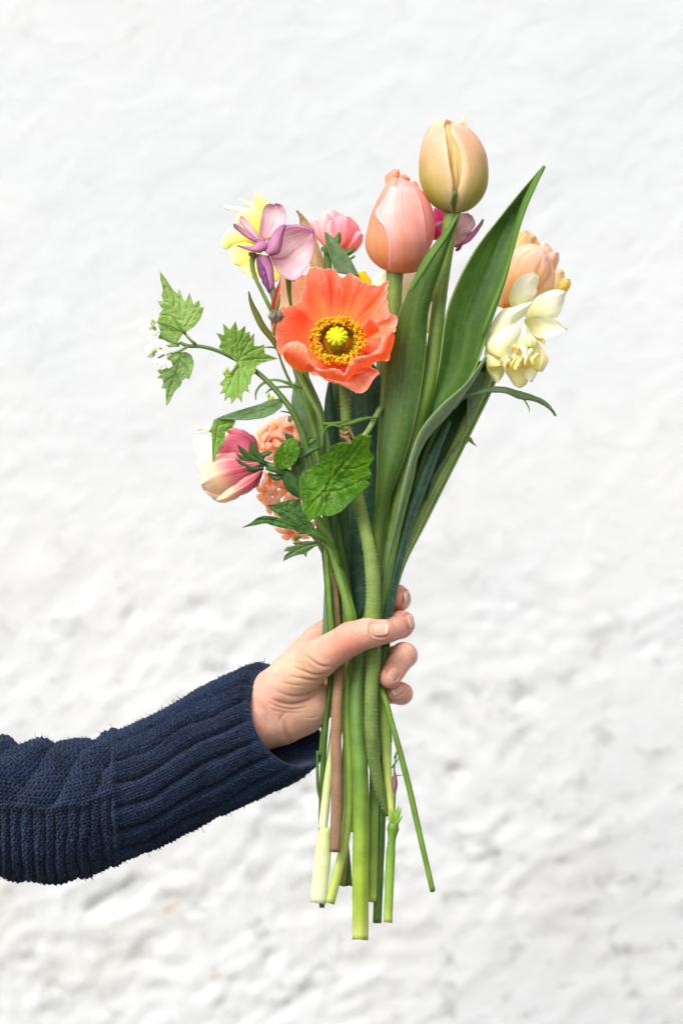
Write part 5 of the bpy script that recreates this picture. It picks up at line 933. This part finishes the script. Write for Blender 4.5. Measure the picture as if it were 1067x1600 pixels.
for (L_, R_, m, dd, bb) in ((((300, 400), (150, 320), (60, 260), (20, 262)), ((320, 360), (220, 240), (110, 225), (30, 245)), AW, -6, 8), (((260, 470), (100, 450), (30, 400), (10, 320)), ((280, 400), (150, 320), (60, 280), (15, 290)), AW, -12, 12), (((300, 560), (150, 560), (70, 520), (30, 440)), ((260, 420), (160, 400), (80, 370), (40, 400)), AW, 6, 8), (((380, 470), (280, 330), (190, 262), (190, 262)), ((380, 400), (350, 300), (270, 250), (200, 250)), AP, 12, 12), (((390, 480), (300, 440), (200, 400), (140, 388)), ((375, 380), (300, 300), (200, 280), (150, 330)), AP, 24, 12),
                            (((395, 480), (300, 560), (180, 610), (110, 605), (60, 590)), ((360, 410), (240, 385), (140, 388), (70, 420), (40, 520)), AM, 34, 22), (((395, 490), (370, 560), (270, 620), (170, 655), (140, 656)), ((385, 470), (330, 500), (240, 560), (180, 600), (140, 640)), AM, 46, 9), (((340, 540), (240, 640), (160, 655), (120, 640)), ((300, 500), (180, 560), (90, 600), (70, 600)), AM, 20, 8)):
    petal('petal', nz(dd, *L_), nz(dd + 5, *R_), m, t, b=bb, ruffle=4 if m is AW else 2.2, rf=9, lines=1.2, ln=9, nu=24, nv=34)
AS = [(408, 722, 36), (430, 730, 42), (452, 738, 46), (466, 752, 48), (480, 790, 46), (500, 815, 48), (514, 842, 46), (524, 880, 44), (536, 920, 46), (548, 968, 48), (550, 1010, 30), (545, 1100, 10), (548, 1200, 6), (552, 1300, 0)]
tube('stem', AS, [5, 4.2, 4, 4.6, 5, 6, 6.5, 6, 6.4, 7.4, 6, 5, 5, 5], GREEN_STEM, t, seg=12)
br = [((400, 460), (330, 440), (290, 420), (245, 385)), ((400, 470), (320, 470), (280, 450), (245, 412)), ((390, 450), (350, 410), (330, 360), (330, 310)), ((390, 440), (310, 400), (280, 370), (255, 338)), ((400, 450), (370, 400), (350, 370), (345, 320)), ((400, 460), (390, 400), (420, 385), (448, 380)), ((410, 470), (480, 480), (530, 500), (570, 520)), ((420, 500), (470, 520), (500, 510), (540, 490)), ((500, 500), (520, 450), (580, 440), (610, 438)), ((560, 330), (540, 300), (530, 290), (515, 278)), ((600, 360), (640, 330), (680, 310), (700, 300)), ((600, 420), (640, 380), (680, 360), (720, 350)), ((590, 500), (610, 450), (600, 420), (580, 400)), ((600, 400), (620, 340), (640, 310), (660, 280))]
for k, p in enumerate(br):
    p = np.array(zN(*p)); dd = 52 + 4 * math.sin(k * 2.3); T = np.gradient(p, axis=0); nrm2 = np.stack([-T[:, 1], T[:, 0]], -1); nrm2 /= np.linalg.norm(nrm2, axis=1, keepdims=True)
    w_ = np.array([2.2, 5.2, 4.2, .4])[:, None]; petal('bract', np.c_[p - nrm2 * w_, [dd] * 4].tolist(), np.c_[p + nrm2 * w_, [dd + 3] * 4].tolist(), SEPAL, t, b=2, nu=10, nv=18, ruffle=.8, lines=.4)
petal('leaf', nz(56, (500, 490), (510, 560), (550, 610), (606, 640)), nz(60, (540, 480), (600, 530), (640, 580), (615, 640)), SEPAL, t, b=6, ruffle=1, lines=1)
# lower serrated leaves
LW = serrate_mat('lower_leaf', (72, 118, 46), (52, 96, 34), (112, 148, 80), trans=.25)
toothed('leaf', zN((560, 720))[0], zN((650, 830), (600, 835), (560, 800), (510, 760), (470, 720), (410, 675), (460, 668), (500, 655), (540, 645), (600, 640), (610, 680), (640, 740), (680, 800), (675, 830)), lambda x, y: 44 + .1 * (x - 450), [(zN((660, 830), (580, 740), (430, 678)), 1.2), (zN((600, 765), (580, 700), (590, 650)), 1.), (zN((540, 720), (530, 680), (540, 650)), 1.)], LW, t)
toothed('leaf', zN((450, 765))[0], zN((570, 810), (500, 800), (440, 785), (400, 768), (370, 770), (320, 780), (278, 798), (330, 770), (360, 745), (400, 732), (450, 735), (500, 750), (560, 780)), lambda x, y: 52 + 0 * x, [(zN((570, 800), (450, 758), (370, 755)), 1.2)], LW, t, per=8)
toothed('leaf', zN((620, 905))[0], zN((722, 890), (680, 905), (640, 935), (635, 965), (620, 945), (590, 950), (545, 965), (505, 986), (515, 955), (540, 930), (508, 930), (530, 905), (575, 898), (560, 884), (600, 876), (650, 872), (700, 876)), lambda x, y: 48 + 0 * x, [(zN((720, 884), (620, 905), (520, 960)), 1.2), (zN((640, 900), (590, 890), (560, 888)), 1.)], serrate_mat('grey_green_lobed', (104, 134, 72), (76, 112, 48), (140, 164, 104)), t, per=8)
tube('stem', zN((720, 884, 48), (740, 890, 46), (765, 920, 44)), [2, 2.5, 3], GREEN_STEM, t, seg=8)
petal('leaf', zN((560, 855, 40), (570, 845, 42), (600, 840, 44)), zN((575, 875, 40), (590, 862, 42), (610, 850, 44)), FRESH, t, b=2)
petal('leaf', zN((640, 840, 52), (690, 860, 54), (740, 880, 52), (790, 960, 48), (810, 1010, 46)), zN((690, 800, 50), (740, 830, 50), (780, 880, 50), (820, 960, 46), (830, 1010, 44)), FRESH, t, b=5, lines=1)
# ---- salmon hyacinth ----
t = thing('hyacinth', 'salmon orange hyacinth with curled florets, behind the leaves on the lower left', 'hyacinth')
HY = petal_mat('salmon_floret', [(0, (244, 166, 96)), (.3, (252, 192, 138)), (.7, (254, 222, 192)), (1, (255, 238, 222))], mid=(246, 158, 100), mid_w=.12, mid_v=(.1, .95), edge=(250, 200, 176), edge_amt=.5, trans=.35, sn=10)
def hyfl(c, face, r):
    P = []; f = np.array(face, float); f /= np.linalg.norm(f); a = np.cross(f, [0, 1, .3]); a /= np.linalg.norm(a); b = np.cross(f, a); c = np.array(c, float); q0 = rng.rand() * 6
    for k in range(6):
        an = q0 + k * np.pi / 3; e = a * math.cos(an) + b * math.sin(an); s_ = np.cross(f, e); rows = []; cu = rng.uniform(.5, 1.0)
        for v in np.linspace(0, 1, 14):
            if v < .4: ctr = c + f * r * (v * 1.4) + e * r * (.12 + .22 * v)
            else:
                w = (v - .4) / .6; ctr = c + f * r * (.56 + .30 * math.sin(w * 2.5 * cu)) + e * r * (.21 + 1.15 * w - .12 * w * w) - f * r * .55 * w * w * cu
            wd = r * (.18 if v < .4 else .13 + .17 * math.sin(math.pi * (v - .4) / .6)) * (1 - .7 * v ** 10); rows.append([ctr + s_ * wd * u - f * r * .07 * u * u for u in np.linspace(-1, 1, 7)])
        P.append(np.array(rows))
    return P
axp = [(452, 660), (446, 700), (440, 745), (452, 790), (462, 830)]
spots = [(428, 668, -.6, -.8), (444, 658, -.1, -1), (404, 684, -1, -.3), (418, 690, -.7, -.2), (440, 688, -.3, -.3), (454, 700, .3, .2), (406, 700, -.9, 0), (432, 712, -.5, 0), (418, 752, -.8, .1), (412, 772, -.9, .4), (436, 748, -.3, .2), (428, 776, -.6, .5), (448, 766, 0, .3), (440, 790, -.3, .6), (424, 790, -.8, .6), (456, 788, .2, .5), (440, 822, -.7, .5), (452, 834, -.3, .9), (466, 826, .3, .8), (454, 812, -.2, .4), (470, 806, .4, .2), (446, 730, 0, 0), (452, 672, .1, -.6)]
for k, (x, y, fx, fy) in enumerate(spots):
    if k in (1, 5, 11, 13, 16, 19, 21): continue
    f = np.array([fx, fy, .55 + .3 * rng.rand()]); f /= np.linalg.norm(f); r0 = rng.uniform(17, 25); sheet('floret', [g + (1.6 * vnoise(g, .16, 2))[..., None] for g in hyfl((x - f[0] * r0 * .6 + 3, y - f[1] * r0 * .6, -46 + rng.uniform(-6, 6)), f, r0)], HY, t, .6)
tube('stem', [(456, 650, -56), (450, 720, -56), (462, 790, -48), (488, 830, -32), (508, 865, -10), (521, 900, 14), (527, 960, 22), (531, 1010, 18), (530, 1045, 34), (527, 1090, 46), (525, 1150, 48), (526, 1220, 48), (525, 1290, 46), (523, 1331, 44)], [6, 7, 6.5, 6, 5, 4.6, 4.6, 5.5, 7.4, 8.2, 8.6, 8.6, 8.8, 8.6], BROWN_STEM, t, cut=2.5, seg=18, bump=.3, flat=.8)
# ---- small leaves, tendrils and buds belonging to loose sprigs ----
t = thing('ranunculus', 'closed green bud on a thin curved stem at the left edge of the orange poppy', 'flower bud')
bd = tube_grid([(432, 505, 98), (432, 499, 98), (432, 493, 98), (431, 486, 98), (430.5, 484, 98)], [1, 7.5, 10, 8, 1], 20, 20, bump=.6, bf=.3)
mk('flower_bud', W(bd).reshape(-1, 3), gridfaces(20, 20, True), plain_mat('striped_bud', (150, 156, 116), (96, 84, 70), 260, .5, .6), t)
for k, a in enumerate((-1.2, -.3, .7, 1.6)): petal('sepal', [(431 + 4 * math.sin(a) - 3, 503, 102), (431 + 9 * math.sin(a) - 4, 494, 106 + 3 * math.cos(a)), (431 + 5 * math.sin(a), 484, 104)], [(431 + 4 * math.sin(a) + 3, 503, 102), (431 + 9 * math.sin(a) + 4, 494, 106 + 3 * math.cos(a)), (431 + 5 * math.sin(a) + 1, 484, 104)], plain_mat('bud_sepal_%d' % k, (140, 150, 110), (110, 96, 84), 300), t, b=2, nu=8, nv=12)
petal('leaf', [(430, 485, 100), (433, 475, 100), (438, 459, 98)], [(434, 486, 100), (437, 476, 100), (438, 459, 98)], FRESH, t, b=1, nu=6, nv=12)
tube('stem', [(424, 483, 90), (425, 472, 90), (424, 460, 88)], [1.2, 1, .6], FRESH, t, n=8, seg=6)
tube('stem', [(440, 493, 98), (447, 494, 100), (453, 497, 100)], [.6, .5, .3], FRESH, t, n=8, seg=6)
tube('stem', [(431, 503, 96), (428, 520, 84), (432, 540, 64), (450, 590, 46), (480, 640, 40), (498, 700, 30), (506, 800, 20), (520, 900, 12), (530, 1000, 0), (530, 1100, -8), (520, 1200, -8)], [2, 1.8, 1.8, 2.4, 2.6, 3, 3, 3, 3, 3, 3], THIN_STEM, t, seg=8)
petal('leaf', [(435, 552, 50), (421, 531, 54), (409, 517, 56), (397, 494, 58), (389, 468, 58), (388.5, 456, 58)], [(441, 546, 46), (430, 527, 50), (416, 510, 52), (404, 488, 54), (394, 470, 56), (389, 455, 58)], LEAF_OLIVE, t, b=4, lines=.6, thick=1.4)
t = thing('wildflower_sprig', 'thin green sprig with narrow leaves and a brown bud below the orange poppy', 'wildflower sprig')
tube('stem', zB((240, 80, 30), (330, 250, 34), (370, 400, 38), (400, 500, 40), (450, 520, 50), (540, 515, 56), (640, 500, 58)), [2, 2.5, 2.6, 2.6, 3, 3.2, 2.4], FRESH, t, seg=8)
tube('stem', zB((600, 560, 62), (520, 530, 60), (465, 540, 56), (425, 600, 52), (415, 700, 50), (430, 800, 40)) + [(512, 760, 24), (520, 860, 16), (530, 960, 10), (538, 1060, -10), (530, 1160, -10)], [2, 2, 2.4, 2.6, 2.8, 3, 3, 3, 3, 3, 3], FRESH, t, seg=8)
petal('leaf', zB((540, 535, 60), (640, 500, 62), (760, 460, 62), (850, 455, 60), (915, 468, 56)), zB((560, 545, 60), (660, 530, 64), (780, 490, 64), (850, 475, 62), (915, 472, 56)), FRESH, t, b=2, nu=10)
bd = tube_grid([(532, 676, 70), (536, 680, 70), (542, 684, 70), (548, 684, 70), (551, 683, 70)], [1, 6, 8.5, 7, 1], 18, 18, bump=1.6, bf=.25)
mk('flower_bud', W(bd).reshape(-1, 3), gridfaces(18, 18, True), plain_mat('brown_bud', (146, 122, 84), (84, 62, 48), 300, .6, .8), t)
for L_, R_ in ((((560, 560), (600, 580), (660, 560), (690, 620)), ((570, 600), (610, 620), (650, 600), (680, 640))), (((580, 640), (600, 660), (640, 700), (660, 720)), ((600, 620), (640, 640), (670, 670), (672, 715))), (((600, 570), (640, 580), (680, 650), (730, 740)), ((620, 560), (660, 580), (700, 650), (738, 742)))):
    petal('sepal', zB(*[q + (76,) for q in L_]), zB(*[q + (78,) for q in R_]), plain_mat('bud_bract', (150, 140, 70), (110, 84, 60), 300), t, b=3, nu=8, nv=16)
for p, w_ in ((((810, 960), (815, 900), (860, 850), (920, 828), (1000, 838), (1070, 865), (1120, 880)), 4.4), (((875, 918), (900, 895), (950, 878), (1010, 872), (1080, 880), (1120, 885)), 4), (((1075, 880), (1040, 860), (1010, 850), (960, 830)), 2), (((860, 612), (900, 608), (950, 620), (970, 640)), 2.6), (((975, 1035), (1010, 1040), (1040, 1050), (1080, 1080)), 2.4)):
    p = np.array(zG(*p)); T = np.gradient(p, axis=0); n2 = np.stack([-T[:, 1], T[:, 0]], -1); n2 /= np.linalg.norm(n2, axis=1, keepdims=True); ww = np.interp(np.linspace(0, 1, len(p)), [0, .3, .8, 1], [.3, 1, .8, .5])[:, None] * w_ * .5
    petal('leaf', np.c_[p - n2 * ww, [40] * len(p)].tolist(), np.c_[p + n2 * ww, [43] * len(p)].tolist(), DARK_STEM if w_ > 4.3 else FRESH, t, b=1, nu=8, nv=40)
t = thing('buttercup_leaf', 'long narrow arching leaf reaching out right below the cream daffodil', 'leaf')
AR = serrate_mat('arching_leaf', (108, 138, 92), (84, 116, 68), (138, 160, 118), trans=.25)
petal('leaf', z8((300, 300, 20), (345, 225, 24), (430, 200, 20), (500, 180, 16), (580, 153, 12), (620, 162, 12), (690, 156, 10), (780, 190, 8), (880, 222, 4), (950, 262, 0), (1014, 352, -4)), z8((310, 310, 20), (350, 255, 24), (430, 222, 22), (500, 205, 20), (580, 192, 18), (640, 192, 18), (700, 212, 16), (760, 238, 12), (850, 250, 8), (935, 285, 2), (1012, 354, -4)), AR, t, b=3, nu=14, nv=70, ruffle=1.6, rf=24, lines=1, thick=1.4)
petal('leaf', z8((880, 250, 6), (920, 275, 4), (950, 300, 2)), z8((900, 250, 6), (940, 268, 4), (952, 300, 2)), AR, t, b=1, nu=8)
tube('tendril', z8((790, 238, 10), (812, 270, 8), (826, 300, 8), (829, 330, 8)), [1.3, 1.2, 1, .5], DARK_STEM, t, n=12, seg=6)
tube('stem', z8((345, 232, 24), (280, 290, 10), (230, 360, -14)) + [(668, 700, -30), (640, 780, -30), (616, 860, -28), (602, 940, -24), (598, 1040, -14), (606, 1110, 0), (610, 1160, 4)], [2.6, 3, 3.4, 4, 4, 4, 4, 4, 3.6, 3], THIN_STEM, t, seg=8)
toothed('leaf', (731, 682), z8((350, 480), (385, 472), (430, 510), (440, 535), (466, 570), (430, 548), (405, 530), (398, 548), (370, 522), (355, 510)), lambda x, y: -54 + 0 * x, [(z8((355, 490), (410, 520), (460, 565)), 1)], GD, t, per=8)
